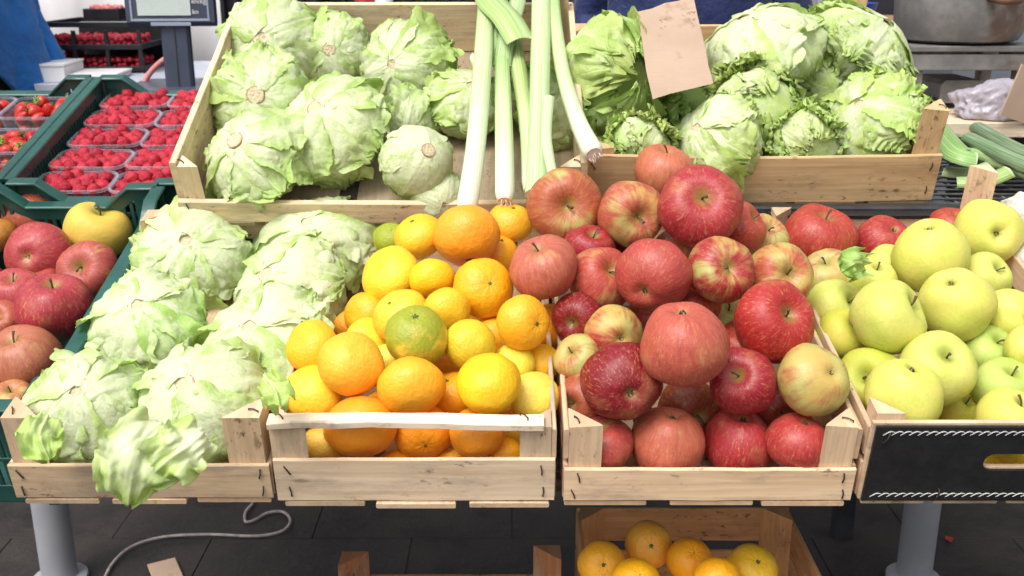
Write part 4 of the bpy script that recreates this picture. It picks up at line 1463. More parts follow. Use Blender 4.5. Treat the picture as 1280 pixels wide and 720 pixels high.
C_GA = green_crate(GORG, GT, .30, GLEN, .155, 'dark green plastic crate holding large pink apples', .022)
_r = random.Random(91)
for k in range(10):
    _x, _y = -.245 + .085 * (k % 2) + _r.uniform(-.008, .008), .07 + .082 * (k // 2)
    _p = frame_mat(GORG, GT) @ Vector((_x, _y, .052 + _r.uniform(0, .02)))
    place_fruit('apple', (0, 0, 0, 'a', (_r.uniform(-.5, .5), -.8), 's', (.50, .07, .06), .85, 0, 'pink apple in the far half of the green crate, beyond the picture edge'), _p, _r.uniform(.037, .041), 'apples in the far half of the green crate', 'apple', _r)
RA, RT, RLEN = rim_frame(12, 226, 1.30 * K, 125, 98)
RN = Vector((0, -math.sin(RT), math.cos(RT)))
RD_ = Vector((0, math.cos(RT), math.sin(RT)))
RH = .125
RW = .285
RORG = RA + Vector((RW, 0, 0)) - RN * RH
green_crate(RORG, RT, RW, RLEN, RH, 'dark green plastic crate filled with punnets of raspberries')
SORG = RORG + Vector((-RW - .022, 0, 0))
green_crate(SORG, RT, RW, RLEN, RH, 'dark green plastic crate filled with punnets of strawberries')
for dd in (.02, RLEN - .12):
    m = MB(); m.box(-1.45, -.86, .0, .09, -.02, -.004)
    o = m.build('deck_plank', DECK, None, frame_mat(RORG + Vector((.86, 0, 0)) + RD_ * dd, RT), (1, 1, 1, 1)); bpy.context.view_layer.update()
    o.parent = stall; o.matrix_parent_inverse = stall.matrix_world.inverted()
for x in (RORG.x - .55, RORG.x - .03):
    m = MB(); q = RORG + RD_ * (RLEN - .06)
    m.box(x - .02, x + .02, q.y - .02, q.y + .02, .70, q.z - .024); sbuild(m, 'upright', DARKM)
    m = MB(); q = RORG + RD_ * .06
    m.box(x - .02, x + .02, q.y - .02, q.y + .02, .70, q.z - .024); sbuild(m, 'upright', DARKM)
m = MB(); m.box(-.90, -.60, GORG.y + .10, GORG.y + .14, GORG.z - .03, GORG.z + .10 * math.tan(GT) - .012); sbuild(m, 'beam', DARKM)
m = MB(); m.box(-.90, -.60, GORG.y + .36, GORG.y + .40, GORG.z - .03, GORG.z + .36 * math.tan(GT) - .012); sbuild(m, 'beam', DARKM)

# punnets
def clear_mat():
    t = NT('clear_punnet_plastic')
    tr = t.n.new('ShaderNodeBsdfTransparent')
    tr.inputs[0].default_value = (.93, .94, .97, 1)
    lw = t.n.new('ShaderNodeLayerWeight')
    lw.inputs['Blend'].default_value = .35
    mx = t.n.new('ShaderNodeMixShader')
    t.set(Base_Color=(.75, .76, .85), Roughness=.12)
    f = t.math('ADD', t.math('MULTIPLY', lw.outputs['Facing'], .32), .06, clamp=True)
    t.l.new(f, mx.inputs[0]); t.l.new(tr.outputs[0], mx.inputs[1]); t.l.new(t.b.outputs[0], mx.inputs[2])
    t.l.new(mx.outputs[0], t.out.inputs[0])
    return t.m


CLEAR = clear_mat()


def rrect(hx, hy, r, n=5):
    out = []
    for cx, cy, a0 in ((hx - r, hy - r, 0), (-hx + r, hy - r, 90), (-hx + r, -hy + r, 180), (hx - r, -hy + r, 270)):
        for k in range(n + 1):
            a = R(a0 + 90 * k / n)
            out.append((cx + r * math.cos(a), cy + r * math.sin(a)))
    return out


def punnet_meshes(hx, hy, h):
    m = MB()
    zs = [(0, .80, .80), (.004, .84, .84), (h * .5, .90, .90), (h, .96, .96)]
    pts = [Vector((0, 0, z)) for z, _, _ in zs]
    secs = [rrect(hx * a, hy * b, .018) for _, a, b in zs]
    m.sweep(pts, secs, False, side=Vector((1, 0, 0)))
    m.f.append(list(range(len(secs[0])))); m.uv.append([(0, 0)] * len(secs[0]))
    body = m.mesh('tray', 3.2)
    m = MB()
    rr = rrect(hx * .985, hy * .98, .02)
    n = len(rr)
    path = [Vector((a, b, h)) for a, b in rr] + [Vector((rr[0][0], rr[0][1], h))]
    m.tube(path, .0030, 6, False)
    return body, m.mesh('rolled_rim', 3.2)


PUN = punnet_meshes(.066, (RLEN - .09) / 8 - .0015, .052)


def berry_mesh(seed):
    bm = bmesh.new()
    bmesh.ops.create_icosphere(bm, subdivisions=3, radius=1)
    pts = []
    N = 30
    for k in range(N):
        y = 1 - 2 * (k + .5) / N
        a = k * 2.39996 + seed
        r_ = math.sqrt(1 - y * y)
        pts.append(Vector((r_ * math.cos(a), r_ * math.sin(a), y)))
    for v in bm.verts:
        d = v.co.normalized()
        best = max(d.dot(p) for p in pts)
        ang = math.acos(min(1, best))
        b = max(0, 1 - (ang / .37) ** 2)
        r_ = .74 + .29 * math.sqrt(b)
        v.co = d * r_
        v.co.z *= 1.12
        k = 1 - .16 * (d.z > 0) * d.z
        v.co.x *= k; v.co.y *= k
    me = bpy.data.meshes.new('raspberry')
    bm.to_mesh(me); bm.free()
    me.polygons.foreach_set('use_smooth', [True] * len(me.polygons))
    return me


RASP = NT('raspberry_skin')
_o = RASP.tc('Object')
_cc = RASP.mix(RASP.info('Random'), (.30, .006, .020), (.48, .024, .046))
_cc = RASP.mix(RASP.math('MULTIPLY', RASP.rangem(RASP.noise(_o, 3, 3), .45, .7), .4), _cc, (.66, .09, .12))
RASP.set(Base_Color=_cc, Roughness=.62, Specular_IOR_Level=.3)
RASP.bump(RASP.noise(_o, 18, 3), .2, .05)
RASP = RASP.m
BERRY = [berry_mesh(k * 1.3) for k in range(3)]
rows_ = ['nearest the apples', 'second from the apples', 'third from the apples', 'fourth from the apples', 'farthest from the apples']
_r = random.Random(77)
under = MB()
bvs = [v.co.copy() for v in BERRY[0].vertices]
low = bmesh.new(); bmesh.ops.create_icosphere(low, subdivisions=1, radius=.95)
lowv = [v.co.copy() for v in low.verts]; low.verts.index_update(); lowf = [[v.index for v in f.verts] for f in low.faces]; low.free()
RM = frame_mat(RORG, RT)
for col in range(2):
    for row in range(5):
        cx = -RW + .011 + .066 + col * .1325
        cy = .018 + .038 + row * (RLEN - .09) / 4.0
        cz = .040
        side = 'by the strawberry crate' if col == 0 else 'by the pale wooden crate'
        root = empty('punnet', RM @ Matrix.Translation((cx, cy, cz)) @ Matrix.Rotation(_r.uniform(-.04, .04), 4, 'Z') @ Matrix.Rotation(-R(4), 4, 'X'))
        props(root, 'clear punnet of raspberries %s, column %s' % (rows_[row], side), 'punnet', 'raspberry punnets')
        link('tray', PUN[0], CLEAR, root); link('rolled_rim', PUN[1], CLEAR, root)
        bpy.context.view_layer.update()
        mw = root.matrix_world.copy()
        nx, ny = 5, 5
        for i in range(nx):
            for j in range(ny):
                x = (-.0475 + i * .0225 + (.011 if j % 2 else 0) - .003) + _r.uniform(-.0025, .0025)
                y = (-.5 + j / 4.0) * ((RLEN - .09) / 4 - .030) + _r.uniform(-.002, .002)
                if abs(x) > .053: continue
                z = .044 + _r.uniform(-.002, .012) - .004 * (abs(x) / .05) ** 2
                s = _r.uniform(.0118, .0142)
                # the hidden layer below
                under.add([mw @ (Vector((x, y, z - .016)) + q * s) for q in lowv], lowf)
                b = link('raspberry', BERRY[_r.randrange(3)], RASP, None, mw @ Matrix.Translation((x, y, z)) @ Quaternion((_r.uniform(-1, 1), _r.uniform(-1, 1), _r.uniform(-1, 1), _r.uniform(-1, 1))).normalized().to_matrix().to_4x4() @ Matrix.Diagonal((s, s, s, 1)))
                props(b, 'ripe red raspberry in the punnet %s, %s' % (rows_[row], side), 'raspberry', 'raspberries in the punnet %s %s' % (rows_[row], side))
props(under.build('raspberries', RASP, None, None, None, 3.2), 'lower layer of raspberries filling the punnets', 'raspberries', kind='stuff')

# strawberries
STRAW = NT('strawberry_skin')
_o = STRAW.tc('Object')
_s = STRAW.xyz(_o)
_cc = STRAW.mix(STRAW.info('Random'), (.42, .006, .008), (.56, .022, .014))
_cc = STRAW.mix(STRAW.math('MULTIPLY', STRAW.rangem(_s[2], .55, .95), .35), _cc, (.70, .26, .10))
_sd = STRAW.voro(_o, 6.5)
_cc = STRAW.mix(STRAW.rangem(_sd, .10, .16, 1, 0), _cc, (.70, .42, .08))
STRAW.set(Base_Color=_cc, Roughness=.30, Specular_IOR_Level=.5)
STRAW.bump(STRAW.rangem(_sd, .05, .30), .35, .06)
STRAW = STRAW.m
CAL = flat_mat('strawberry_calyx', (.14, .26, .035), .6, var=.3, scale=20)


def straw_mesh(seed):
    NU, NV = 20, 16
    vs, fs = [], []
    for j in range(NV + 1):
        ph = math.pi * j / NV
        for i in range(NU):
            th = 2 * math.pi * i / NU
            z = math.cos(ph)
            r_ = math.sin(ph) * (.80 + .26 * z) * (1 + .06 * noise.noise(Vector((math.cos(th) * 1.2, math.sin(th) * 1.2, z + seed * 3))))
            vs.append((r_ * math.cos(th), r_ * math.sin(th), z * 1.12 - (.10 * math.exp(-(ph / .4) ** 2))))
    for j in range(NV):
        for i in range(NU):
            k = (i + 1) % NU
            fs.append((j * NU + i, (j + 1) * NU + i, (j + 1) * NU + k, j * NU + k))
    me = bpy.data.meshes.new('strawberry')
    me.from_pydata(vs, [], fs)
    me.polygons.foreach_set('use_smooth', [True] * len(fs))
    return me


def cal_mesh(seed):
    rn = random.Random(seed)
    m = MB()
    for k in range(8):
        a = 2 * math.pi * k / 8 + rn.uniform(-.2, .2)
        e, s = Vector((math.cos(a), math.sin(a), 0)), Vector((-math.sin(a), math.cos(a), 0))
        l = rn.uniform(.55, .85)
        pts = [e * .05 + Vector((0, 0, 1.04)), e * l * .5 + Vector((0, 0, 1.10 + rn.uniform(0, .1))), e * l + Vector((0, 0, .98 + rn.uniform(0, .3)))]
        secs = [[(-w_, 0), (w_, 0), (w_, .02), (-w_, .02)] for w_ in (.09, .13, .02)]
        m.sweep(pts, secs, True, side=s)
    m.tube([Vector((0, 0, 1.0)), Vector((.05, 0, 1.25)), Vector((.12, .02, 1.42))], .04, 6)
    return m.mesh('calyx', 3.2)


STRM, CALM = [straw_mesh(k) for k in range(3)], [cal_mesh(k) for k in range(3)]
SM = frame_mat(SORG, RT)
PUN2 = punnet_meshes(.068, .058, .055)
sunder = MB()
rows2 = ['nearest', 'second nearest', 'farthest']
for col in range(2):
    for row in range(3):
        if col == 0 and row < 2: continue
        cx = -RW + .008 + .068 + col * .1325
        cy = .012 + .058 + row * (RLEN - .14) / 2.0
        side = 'against the raspberry crate' if col else 'at the picture edge'
        root = empty('punnet', SM @ Matrix.Translation((cx, cy, .036)) @ Matrix.Rotation(-R(3), 4, 'X'))
        props(root, 'clear punnet of strawberries %s to the apples, %s' % (rows2[row], side), 'punnet', 'strawberry punnets')
        link('tray', PUN2[0], CLEAR, root); link('rolled_rim', PUN2[1], CLEAR, root)
        bpy.context.view_layer.update()
        mw = root.matrix_world.copy()
        for i in range(4):
            for j in range(4):
                for lay in range(1, 2):
                    if lay == 1 and (i in (0,) and j in (0, 3)): continue
                    x = -.042 + i * .028 + _r.uniform(-.005, .005) + (.006 if j % 2 else -.006)
                    y = -.034 + j * .0225 + _r.uniform(-.004, .004)
                    z = .024 + lay * .024 + _r.uniform(-.003, .006)
                    
                    s = _r.uniform(.0125, .0165)
                    q = Quaternion((_r.uniform(-1, 1), _r.uniform(-1, 1), _r.uniform(-1, 1), _r.uniform(-1, 1))).normalized()
                    b = link('strawberry', STRM[_r.randrange(3)], STRAW, None, mw @ Matrix.Translation((x, y, z)) @ q.to_matrix().to_4x4() @ Matrix.Diagonal((s, s, s, 1)))
                    props(b, 'red strawberry in the strawberry punnet %s to the apples, %s' % (rows2[row], side), 'strawberry', 'strawberries in the punnet %s to the apples %s' % (rows2[row], side))
                    sunder.add([mw @ (Vector((x, y, z - .024)) + q2 * s) for q2 in lowv], lowf)
                    link('calyx', CALM[_r.randrange(3)], CAL, b)

props(sunder.build('strawberries', STRAW, None, None, None, 3.2), 'lower layer of strawberries filling the punnets', 'strawberries', kind='stuff')

# ------------------------------------------------------------------ leeks
def leek_mat():
    t = NT('leek_skin')
    uv = t.tc('UV')
    s = t.xyz(uv)
    f = t.math('DIVIDE', s[0], t.info('Alpha'))
    lines = t.noise(t.map(uv, (3, 420, 1)), 1, 3, .6)
    n = t.noise(t.tc('Object'), 22, 4)
    f2 = t.math('ADD', f, t.math('MULTIPLY', t.math('SUBTRACT', n, .5), .25))
    c = t.mix(t.rangem(f2, .04, .40), (.72, .74, .58), (.55, .68, .33))
    c = t.mix(t.rangem(f2, .45, 1.0), c, t.info('Color'))
    c = t.mix(t.math('MULTIPLY', t.rangem(lines, .45, .62), .6), c, t.mix(.5, c, (.78, .82, .62)))
    c = t.mix(t.math('MULTIPLY', t.rangem(lines, .36, .5, 1, 0), .45), c, t.mix(1.0, c, (.65, .80, .55), 'MULTIPLY'))
    sp = t.voro(t.tc('Object'), 120)
    c = t.mix(t.math('MULTIPLY', t.math('MULTIPLY', t.rangem(sp, .05, .10, 1, 0), t.rangem(n, .55, .65)), .6), c, (.20, .14, .06))
    t.set(Base_Color=c, Roughness=.36, Specular_IOR_Level=.4)
    t.bump(lines, .3, .001)
    return t.m


LEEK = leek_mat()


def circ(r_, n=20, fl=1.0):
    return [(r_ * math.cos(6.28318 * k / n), r_ * fl * math.sin(6.28318 * k / n)) for k in range(n)]


def up_pt(u, v, h):
    return on_plane(u, v, Vector((0, U1.y, U1.z)) + UN * h, UN)[0]


def leek(path, rads, label, col=(.30, .50, .12), fl=None, grp='leeks laid over the lettuces', blades=(), length=None):
    """path from the white root end upwards"""
    P = smooth_path(path, 6)
    n = len(P)
    def rr(q):
        x = q * (len(rads) - 1); i = min(len(rads) - 2, int(x)); return lerp(rads[i], rads[i + 1], x - i)
    root = empty('leek', Matrix.Translation(P[0]))
    props(root, label, 'leek', grp)
    bpy.context.view_layer.update()
    inv = Matrix.Translation(-P[0])
    m = MB()
    secs = []
    for i in range(n):
        q = i / (n - 1)
        r_ = rr(q)
        w_ = 1.0
        if q < .03: w_ = .80
        secs.append([(a * w_ * (1 + .03 * math.sin(3 * k)), b * w_) for k, (a, b) in enumerate(circ(r_, 20, 1 - .25 * q))])
    m.sweep([inv @ p for p in P], secs, True)
    L = sum((P[i + 1] - P[i]).length for i in range(n - 1))
    m.build('shaft', LEEK, root, None, (*col, length or L), .9)
    m = MB()                                     # trimmed root plate
    ax = (P[1] - P[0]).normalized()
    m.tube([-ax * .0025, ax * .001], [rr(0) * .72, rr(0) * .80], 18)
    m.build('root_plate', CUT2, root, None, None, .8)
    hr = random.Random(len(P))
    m = MB()
    for _k in range(14):
        a_ = hr.uniform(0, 6.28); e_ = (ax.orthogonal().normalized() * math.cos(a_) + ax.cross(ax.orthogonal()).normalized() * math.sin(a_))
        b0 = e_ * rr(0) * hr.uniform(.1, .6) - ax * .002
        m.tube([b0, b0 - ax * hr.uniform(.003, .006) + e_ * .001, b0 - ax * hr.uniform(.006, .010) + e_ * hr.uniform(-.002, .004)], [.0007, .0005, .0003], 5)
    m.build('root_hairs', CUT2, root, None, None, 3.2)
    for bp, bw, bc in blades:
        blade(bp, bw, bc, root, inv, n0=L, al=.10 if bw > .052 else .004)
    return root


def blade(bp, bw, bc, root, inv, n0=.5, fold=.35, al=.16):
    Q = smooth_path(bp, 7)
    m = MB()
    secs = []
    n = len(Q)
    for i in range(n):
        q = i / (n - 1)
        w_ = bw * (1 - .15 * q) / 2
        sag = w_ * fold
        top_ = [(-w_, sag), (-w_ * .5, sag * .25), (0, -.0006), (w_ * .5, sag * .25), (w_, sag)]
        secs.append(top_ + [(a, b - .0016) for a, b in top_[::-1]])
    m.sweep([inv @ p for p in Q], secs, True, up=UN)
    return m.build('leaf_blade', LEEK, root, None, (*bc, al), 1.2)


CUT2 = flat_mat('leek_root_plate', (.74, .62, .52), .8, var=.2, scale=80, bump=.3)
LG, LG2 = (.34, .54, .17), (.20, .38, .10)
leek([up_pt(583, 262, .085), up_pt(594, 190, .115), up_pt(601, 110, .13), up_pt(608, 10, .125), up_pt(611, -40, .12)], [.0150, .0142, .0148, .0150, .015], 'long leek nearest the smooth cabbage, white end over the mandarins', LG,
     blades=[([up_pt(604, -30, .13), up_pt(616, -2, .150), up_pt(634, 18, .158), up_pt(652, 48, .15)], .056, (.36, .50, .16))])
leek([up_pt(631, 250, .085), up_pt(630, 170, .115), up_pt(627, 66, .115)], [.0142, .0135, .0115], 'second leek, pale and straight, ending behind the top mandarins', LG,
     blades=[([up_pt(627, 80, .118), up_pt(634, 40, .135), up_pt(646, 4, .14), up_pt(650, -30, .14)], .030, (.34, .47, .20)), ([up_pt(627, 84, .11), up_pt(618, 50, .125), up_pt(622, 10, .13)], .026, (.30, .44, .16))])
leek([up_pt(677, -60, .13), up_pt(676, 40, .14), up_pt(674, 140, .13), up_pt(671, 243, .10)], [.0160, .0160, .0150, .0165], 'thickest leek with a torn sheath, cut end behind the orange red apple', (.45, .62, .30), length=.62,
     blades=[([up_pt(686, 120, .146), up_pt(683, 170, .146), up_pt(691, 218, .12)], .016, (.50, .64, .34))])
leek([up_pt(742, 192, .125), up_pt(722, 150, .128), up_pt(704, 92, .13), up_pt(694, 30, .135), up_pt(690, -20, .13)], [.0160, .0130, .0115, .0115, .012], 'curved leek with a bright white root end crossing to the next crate', LG)
leek([up_pt(661, 238, .075), up_pt(658, 150, .10), up_pt(642, 50, .11)], [.010, .012, .014], 'thin yellowish green leek between the thickest and the second', (.36, .46, .14), length=.22)
leek([up_pt(592, 72, .09), up_pt(606, 100, .08)], [.008, .009], 'short leek tip sticking out behind the long one', LG)

# leeks lying on the wire grate
GP = Vector((0, 0, U2.z - .006))


def gr_pt(u, v, h):
    return on_plane(u, v, GP + Vector((0, 0, h)), Vector((0, 0, 1)))[0]


GG = 'leeks lying on the wire grate'
leek([gr_pt(1330, 212, .05), gr_pt(1270, 188, .05), gr_pt(1222, 160, .045)], [.013, .015, .016], 'dark green leek farthest back on the grate', (.12, .22, .10), grp=GG, length=.05)
leek([gr_pt(1330, 228, .04), gr_pt(1265, 200, .04), gr_pt(1212, 174, .04)], [.014, .015, .017], 'dark green leek in the middle on the grate', (.15, .27, .12), grp=GG, length=.06)
leek([gr_pt(1330, 236, .03), gr_pt(1262, 206, .028), gr_pt(1212, 192, .025), gr_pt(1178, 190, .022)], [.014, .015, .013, .010], 'pale green leek nearest on the grate behind the wood post', (.30, .50, .16), grp=GG, length=.35,
     blades=[([gr_pt(1222, 196, .04), gr_pt(1192, 185, .05), gr_pt(1166, 152, .06)], .05, (.25, .44, .12)),
             ([gr_pt(1240, 206, .02), gr_pt(1210, 214, .012), gr_pt(1180, 212, .01)], .03, (.45, .55, .28)),
             ([gr_pt(1262, 212, .03), gr_pt(1232, 224, .015), gr_pt(1196, 226, .01)], .03, (.30, .44, .12))])

# cauliflower / white heads at the picture edge
WHITEV = flat_mat('white_floret', (.74, .71, .62), .75, var=.12, scale=16, bump=.5, bdist=.006)
wood_crate(t1(.7195), TILT, .31, .52, .090, 'wooden crate of white cauliflowers at the picture edge beside the yellow apples', 'front row wooden crates', tint=(.95, .84, .74), seed=51)
for (u, v, hh, r_, lb) in ((1284, 272, .105, .040, 'white cauliflower head nearest the tall wood post at the picture edge'), (1316, 330, .085, .062, 'white cauliflower head just outside the picture edge')):
    bm = bmesh.new(); bmesh.ops.create_icosphere(bm, subdivisions=5, radius=1)
    for vv in bm.verts:
        dd = vv.co.normalized()
        cell = noise.voronoi(dd * 2.6 + Vector((u, 0, 0)))[0][0]
        c2 = noise.voronoi(dd * 8 + Vector((u, 3, 0)))[0][0]
        vv.co = dd * (1.0 + .14 * (1 - min(1, cell * 1.6)) + .04 * (1 - min(1, c2 * 1.6)))
    me = bpy.data.meshes.new('cauliflower'); bm.to_mesh(me); bm.free()
    me.polygons.foreach_set('use_smooth', [True] * len(me.polygons))
    props(link('cauliflower', me, WHITEV, None, Matrix.Translation(on_plane(u, v, T1 + N1 * hh, N1)[0]) @ Matrix.Diagonal((r_, r_, r_ * .9, 1))), lb, 'cauliflower', 'cauliflowers at the picture edge')

# loose leaves
def loose_leaf(pts_uvd, w_, label, col, pale, seed, bend=.5):
    Q = smooth_path([pk(*q) for q in pts_uvd], 14)
    m_v, fs, uv = [], [], []
    n, k = len(Q), 35
    for i in range(n):
        q = i / (n - 1)
        t = (Q[min(n - 1, i + 1)] - Q[max(0, i - 1)]).normalized()
        nrm = (CAM - Q[i]).normalized()
        nrm = (nrm - t * nrm.dot(t)).normalized()
        x = t.cross(nrm)
        ww = w_ * (.45 + .55 * math.sin(math.pi * min(1, .15 + q * .75))) * (math.sqrt(max(.03, 1 - ((q - .7) / .31) ** 2)) if q > .7 else 1)
        for j in range(k):
            s = -1 + 2 * j / (k - 1)
            z = -bend * ww * s * s * .5 + .010 * abs(s) ** 2 * math.sin(q * 19 + s * 3 + seed) + .010 * noise.noise(Vector((q * 4, s * 2.2, seed))) + .003 * math.exp(-(s / .07) ** 2) + w_ * (.16 * noise.noise(Vector((s * 3.2 + seed, q * 2.2, 1))) + .09 * noise.noise(Vector((s * 8 + seed, q * 4.5, 4))) + .05 * noise.noise(Vector((s * 15, q * 11, seed)))) + w_ * .14 * abs(s) ** 3 * math.sin(q * 31 + 3 * noise.noise(Vector((q * 5, s, seed))))
            m_v.append(Q[i] + x * (s * ww * (1 + .16 * noise.noise(Vector((q * 6, seed, s))) + .10 * noise.noise(Vector((q * 17, seed, s * 2))))) + nrm * z)
            uv.append((s, q))
    for i in range(n - 1):
        for j in range(k - 1):
            a = i * k + j
            fs.append((a, a + 1, a + k + 1, a + k))
    c = sum(m_v, Vector()) / len(m_v)
    me = bpy.data.meshes.new('lettuce_leaf')
    me.from_pydata([v - c for v in m_v], [], fs)
    l = me.uv_layers.new(name='UVMap')
    l.data.foreach_set('uv', [x for f in fs for q in f for x in uv[q]])
    me.polygons.foreach_set('use_smooth', [True] * len(fs))
    me.materials.append(LEAFS)
    return props(link('lettuce_leaf', me, LEAFS, None, Matrix.Translation(c), (*col, pale)), label, 'leaf', 'loose lettuce leaves')


# the same leaf, scaled for meshes in metres
LEAFS = LEAF.copy(); LEAFS.name = 'loose_lettuce_leaf'
for nd in list(LEAFS.node_tree.nodes):
    if nd.type == 'TEX_COORD':
        for lk in list(nd.outputs['Object'].links):
            mp = LEAFS.node_tree.nodes.new('ShaderNodeMapping'); mp.inputs['Scale'].default_value = (14, 14, 14)
            ts = lk.to_socket
            LEAFS.node_tree.links.new(nd.outputs['Object'], mp.inputs[0]); LEAFS.node_tree.links.new(mp.outputs[0], ts)
    if nd.type == 'BUMP': nd.inputs['Distance'].default_value = .0022
loose_leaf([(205, 535, .80), (180, 560, .775), (165, 595, .77), (160, 632, .785)], .040, 'loose lettuce leaf hanging over the low crate front board', G_PALE, .70, 3)
loose_leaf([(255, 540, .79), (230, 560, .775), (205, 580, .775), (185, 603, .78)], .030, 'loose lettuce leaf folded beside the hanging one', G_PALE, .62, 5)
loose_leaf([(330, 470, .84), (345, 490, .82), (350, 508, .81)], .017, 'loose lettuce leaf poking out toward the mandarin crate post', G_MID, .35, 8)
loose_leaf([(1085, 330, 1.02), (1068, 330, 1.0), (1052, 340, 1.0)], .020, 'bright green leaf scrap between red and yellow apples', G_DEEP, .2, 11)
loose_leaf([(60, 520, .84), (50, 545, .815), (62, 575, .81)], .022, 'small lettuce leaf tucked behind the left post', G_MID, .35, 14)

# cardboard sign among the lettuces
m = MB()
c0 = pk(846, 60, 1.26)
ring = [(797, 16), (815, 12), (832, 5), (850, 2), (866, -8), (872, 20), (880, 52), (886, 84), (892, 104), (868, 110), (838, 117), (816, 124), (808, 90), (803, 52)]
fr = []
for k, (u, v) in enumerate(ring):
    fr.append(pk(u, v, 1.26 + (60 - v) * .0009) - c0)
back = Vector((0, .0045, .0015))
m.v = [tuple(p) for p in fr] + [tuple(p + back) for p in fr]
n = len(fr)
m.f = [list(range(n)), [n + k for k in range(n)][::-1]] + [[k, n + k, n + (k + 1) % n, (k + 1) % n] for k in range(n)]
m.uv = [[(0, 0)] * len(f) for f in m.f]
sign = m.build('cardboard_sign', CARD, None, Matrix.Translation(c0))
props(sign, 'torn brown cardboard sheet stuck between the lettuces', 'cardboard')

INK = flat_mat('faint_pencil', (.22, .14, .10), .9, bump=0)
_r = random.Random(4)
for row in range(4):
    m = MB()
    x, y = 826 + _r.uniform(-3, 3), 26 + row * 9
    while x < 866:
        l = _r.uniform(3, 6)
        ptsw = []
        for k in range(6):
            uu, vv = x + l * k / 5, y - (x - 826) * .28 + _r.uniform(-2.2, 2.2)
            ptsw.append(pk(uu, vv, 1.26 + (60 - vv) * .0009) - c0 + Vector((0, -.0006, .0002)))
        m.tube(ptsw, .00045, 5)
        x += l + _r.uniform(1, 3)
    m.build('pencil_line', INK, sign)
# ------------------------------------------------------------------ people behind the stall
SKIN = flat_mat('skin', (.50, .30, .22), .55, var=.08, scale=20, bump=.05)
BLKP = flat_mat('black_crate_plastic', (.012, .012, .014), .45, var=.3, scale=20)
HAIR = flat_mat('dark_hair', (.03, .02, .015), .6, var=.3, scale=60)


def cloth_mat(name, col, rough=.75):
    t = NT(name)
    o = t.tc('Object')
    n1 = t.noise(o, 6, 4)
    c = t.mix(t.rangem(n1, .3, .7), [x * .8 for x in col], [min(1, x * 1.15) for x in col])
    t.set(Base_Color=c, Roughness=rough, Specular_IOR_Level=.3, Sheen_Weight=.15)
    t.bump(t.math('ADD', t.noise(o, 9, 4, .6), t.math('MULTIPLY', t.noise(o, 300, 2), .06)), .6, .04)
    return t.m


BLUE = cloth_mat('bright_blue_jacket', (.014, .15, .48), .75)
NAVY = cloth_mat('navy_jacket', (.012, .022, .09), .6)
BLACKC = cloth_mat('black_trousers', (.012, .012, .015))


def loft(name, rings, mat, parent, folds=.0, nf=7, seed=0, thick=.006, hem=None, open_front=None):
    """cloth shell through ellipses (cx, cy, z, rx, ry); folds grow towards the last ring; hem(a) moves the last edge"""
    n = 64
    rows = 28
    vs, fs = [], []
    def at(q):
        x = q * (len(rings) - 1); i = min(len(rings) - 2, int(x)); f = x - i
        return [lerp(a, b, f * f * (3 - 2 * f)) for a, b in zip(rings[i], rings[i + 1])]
    for j in range(rows + 1):
        q = j / rows
        cx, cy, z, rx, ry = at(q)
        for k in range(n):
            a = 2 * math.pi * k / n
            fo = 1 + folds * q ** 1.3 * (math.sin(nf * a + seed + 2 * noise.noise(Vector((math.cos(a), math.sin(a), q * 2 + seed)))) + .6 * noise.noise(Vector((math.cos(a) * 2, math.sin(a) * 2, q * 5 + seed))))
            fo += .04 * noise.noise(Vector((math.cos(a) * 3, math.sin(a) * 3, q * 9 + seed))) + .09 * (.25 - abs(noise.noise(Vector((math.cos(a) * 2.2 + q * 3, math.sin(a) * 2.2, q * 4.5 + seed)))))
            zz = z + (hem(a) * q ** 4 if hem else 0)
            vs.append((cx + rx * fo * math.cos(a), cy + ry * fo * math.sin(a), zz))
    for j in range(rows):
        for k in range(n):
            fs.append((j * n + k, j * n + (k + 1) % n, (j + 1) * n + (k + 1) % n, (j + 1) * n + k))
    me = bpy.data.meshes.new(name)
    me.from_pydata(vs, [], fs)
    me.polygons.foreach_set('use_smooth', [True] * len(fs))
    o = link(name, me, mat, parent)
    md = o.modifiers.new('cloth_thickness', 'SOLIDIFY'); md.thickness = thick
    return o


